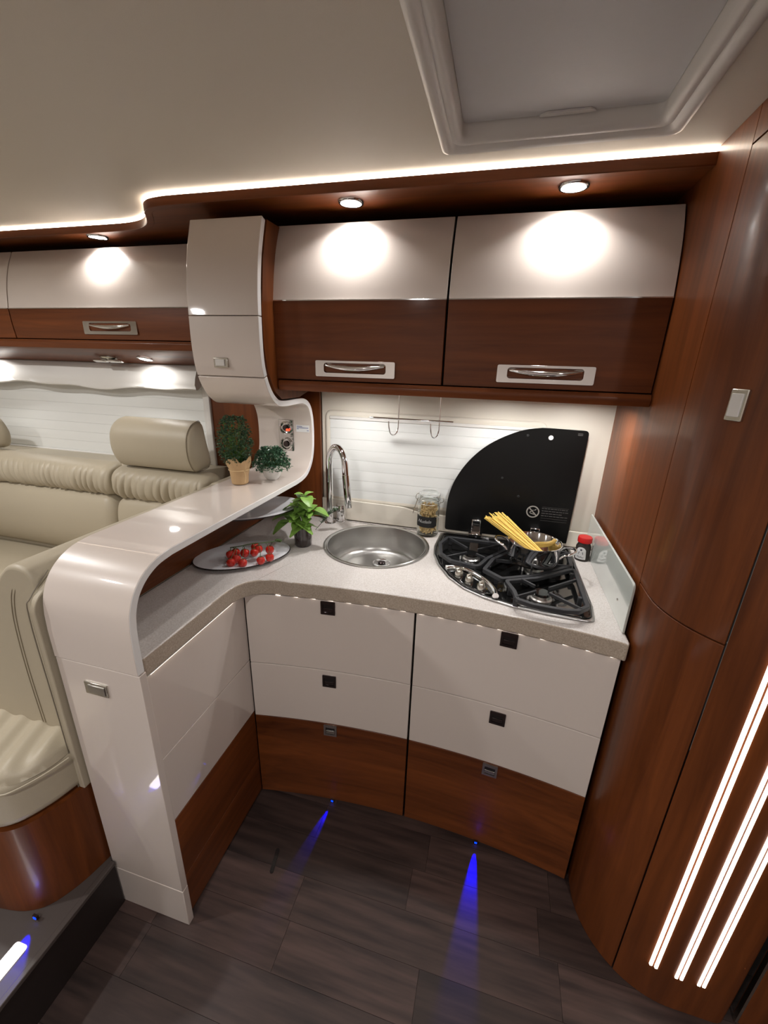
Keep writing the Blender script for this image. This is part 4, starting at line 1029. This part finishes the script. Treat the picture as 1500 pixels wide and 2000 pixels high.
# headrest
hp = closed_smooth([(1.372, 1.132), (1.345, 1.19), (1.348, 1.26), (1.375, 1.302), (1.412, 1.318), (1.438, 1.312), (1.452, 1.24), (1.468, 1.14), (1.42, 1.126)], 5)
hr_ = obj('headrest', loftx(-1.505, -1.112, hp, 40, lambda x, k, m: 0, rx=.03), 'leather', sf, smooth=80)
obj('headrest_seam', tube(B(), [(-1.132, cy_, cz_) for cy_, cz_ in [(1.42+(a-1.42)*1.004, 1.22+(b-1.22)*1.004) for a, b in hp]], .0014, 5, closed=True), 'seam', hr_)
# bolster pillow at the left edge
pl = loftx(-2.60, -2.235, closed_smooth([(1.44, 1.13), (1.41, 1.19), (1.43, 1.26), (1.47, 1.275), (1.50, 1.20), (1.49, 1.13)], 4), 20, lambda x, k, m: 0, rx=.06)
solo('cushion', pl, 'leather', 'beige headrest cushion cut off by the left picture edge', 'cushion', smooth=80)

# ================================================================== LOUNGE WINDOW
w2 = obj('window_2', bx(-2.9, -1.245, 1.650, 1.659, 1.075, 1.50), 'blind', smooth=0); tag(w2, kind='structure')
n = 8
for i in range(n):
    za = 1.10+(1.47-1.10)*i/n; zb = 1.10+(1.47-1.10)*(i+1)/n
    obj('pleat', prism(B(), [(1.6499, za+.0002), (1.6484, za+.0008), (1.6480, (za+zb)/2), (1.6484, zb-.0008), (1.6499, zb-.0002)], -2.9, -1.262, 'x'), 'blind', w2, smooth=0)
obj('frame', bx(-1.262, -1.245, 1.636, 1.6499, 1.09, 1.45), 'plastic', w2, bevel=.003)
obj('sill_rail', bx(-2.9, -1.262, 1.640, 1.6499, 1.078, 1.096), 'plastic', w2, bevel=.003)
# walnut wall panel between window and bar
st('trim_10', bx(-1.222, -0.937, 1.640, 1.659, .62, 1.525), 'wood_z', smooth=0)
st('trim_11', bx(-1.244, -1.2225, 1.628, 1.659, 1.075, 1.525), 'plastic', bevel=.004)
# gathered valance
bm = B(); rows = []; n = 160
for i in range(n+1):
    x = -2.9+(1.66)*i/n; d = .006*math.sin(7*x)+.004*math.sin(17*x+1); drop = 1.418+.006*math.sin(8.3*x+.6)+.004*math.sin(19*x)
    pr_ = [(1.600, 1.522), (1.592+d*.3, 1.50), (1.583+d, 1.47), (1.578+d*1.2, 1.445), (1.582+d, 1.432), (1.579+d*.8, drop+.006), (1.583+d*.6, drop), (1.592, drop+.004), (1.612, 1.44), (1.62, 1.522)]
    rows.append([bm.verts.new((x, a, b)) for a, b in pr_])
m = len(rows[0])
for i in range(n):
    for k in range(m): bm.faces.new((rows[i][k], rows[i][(k+1) % m], rows[i+1][(k+1) % m], rows[i+1][k]))
bm.faces.new(rows[0]); bm.faces.new(rows[-1][::-1])
solo('valance', bm, 'valance', 'gathered white cloth valance above the lounge window', 'valance', smooth=80)

# ================================================================== FLOOR FITTINGS
sl_ = bm = B(); d = Vector((-.553+.540, .845-.778, 0)).normalized(); s = Vector((-d.y, d.x, 0)); c0 = Vector((-.5465, .812, 0))
pts = [c0+d*(.036*math.cos(a)+(.0 if True else 0))+s*.006*math.sin(a) for a in [2*PI*k/24 for k in range(24)]]
pts = []
for k in range(13): a = -PI/2+PI*k/12; pts.append(c0+d*(.031+.006*math.cos(a))+s*.006*math.sin(a))
for k in range(13): a = PI/2+PI*k/12; pts.append(c0+d*(-.031+.006*math.cos(a))+s*.006*math.sin(a))
prism(bm, [(p.x, p.y) for p in pts], .0003, .003)
solo('floor_slot', bm, 'smokedark', 'thin dark slot-shaped hatch pull set in the floor', 'floor fitting')
def blue(x, y, z, ang, energy, label, tilt, spot=14):
    t = thing('courtesy_light', label, 'light', (x, y, z))
    obj('housing', bx(x-.007, x+.007, y, y+.006, z, z+.012), 'smoke', t)
    obj('lens', bx(x-.004, x+.004, y-.0008, y, z+.003, z+.009), 'bluelens', t)
    lamp('SPOT', 'beam', (x, y-.004, z+.008), energy, (0.0, 0.0, 1.0), t, rot=(math.radians(tilt), 0, math.radians(ang)), size=.002, spot=spot, blend=.6)
blue(-.439, dfront(-.439)-.0065, .001, 172, 9, 'tiny blue courtesy light under the sink cabinet', 83, 18)
blue(.088, dfront(.088)-.0065, .001, 177, 44, 'tiny blue courtesy light under the hob cabinet', 83.5, 21)
blue(-1.000, .425, .186, 205, 6, 'tiny blue courtesy light on the sofa base', 80, 40)
fp = B(); prism(fp, rrect(-1.003, -.968, -.6, .383, .008), .1802, .1815)
solo('floor_light', fp, 'floorlamp', 'bright white light strip set in the raised lounge floor', 'light strip')
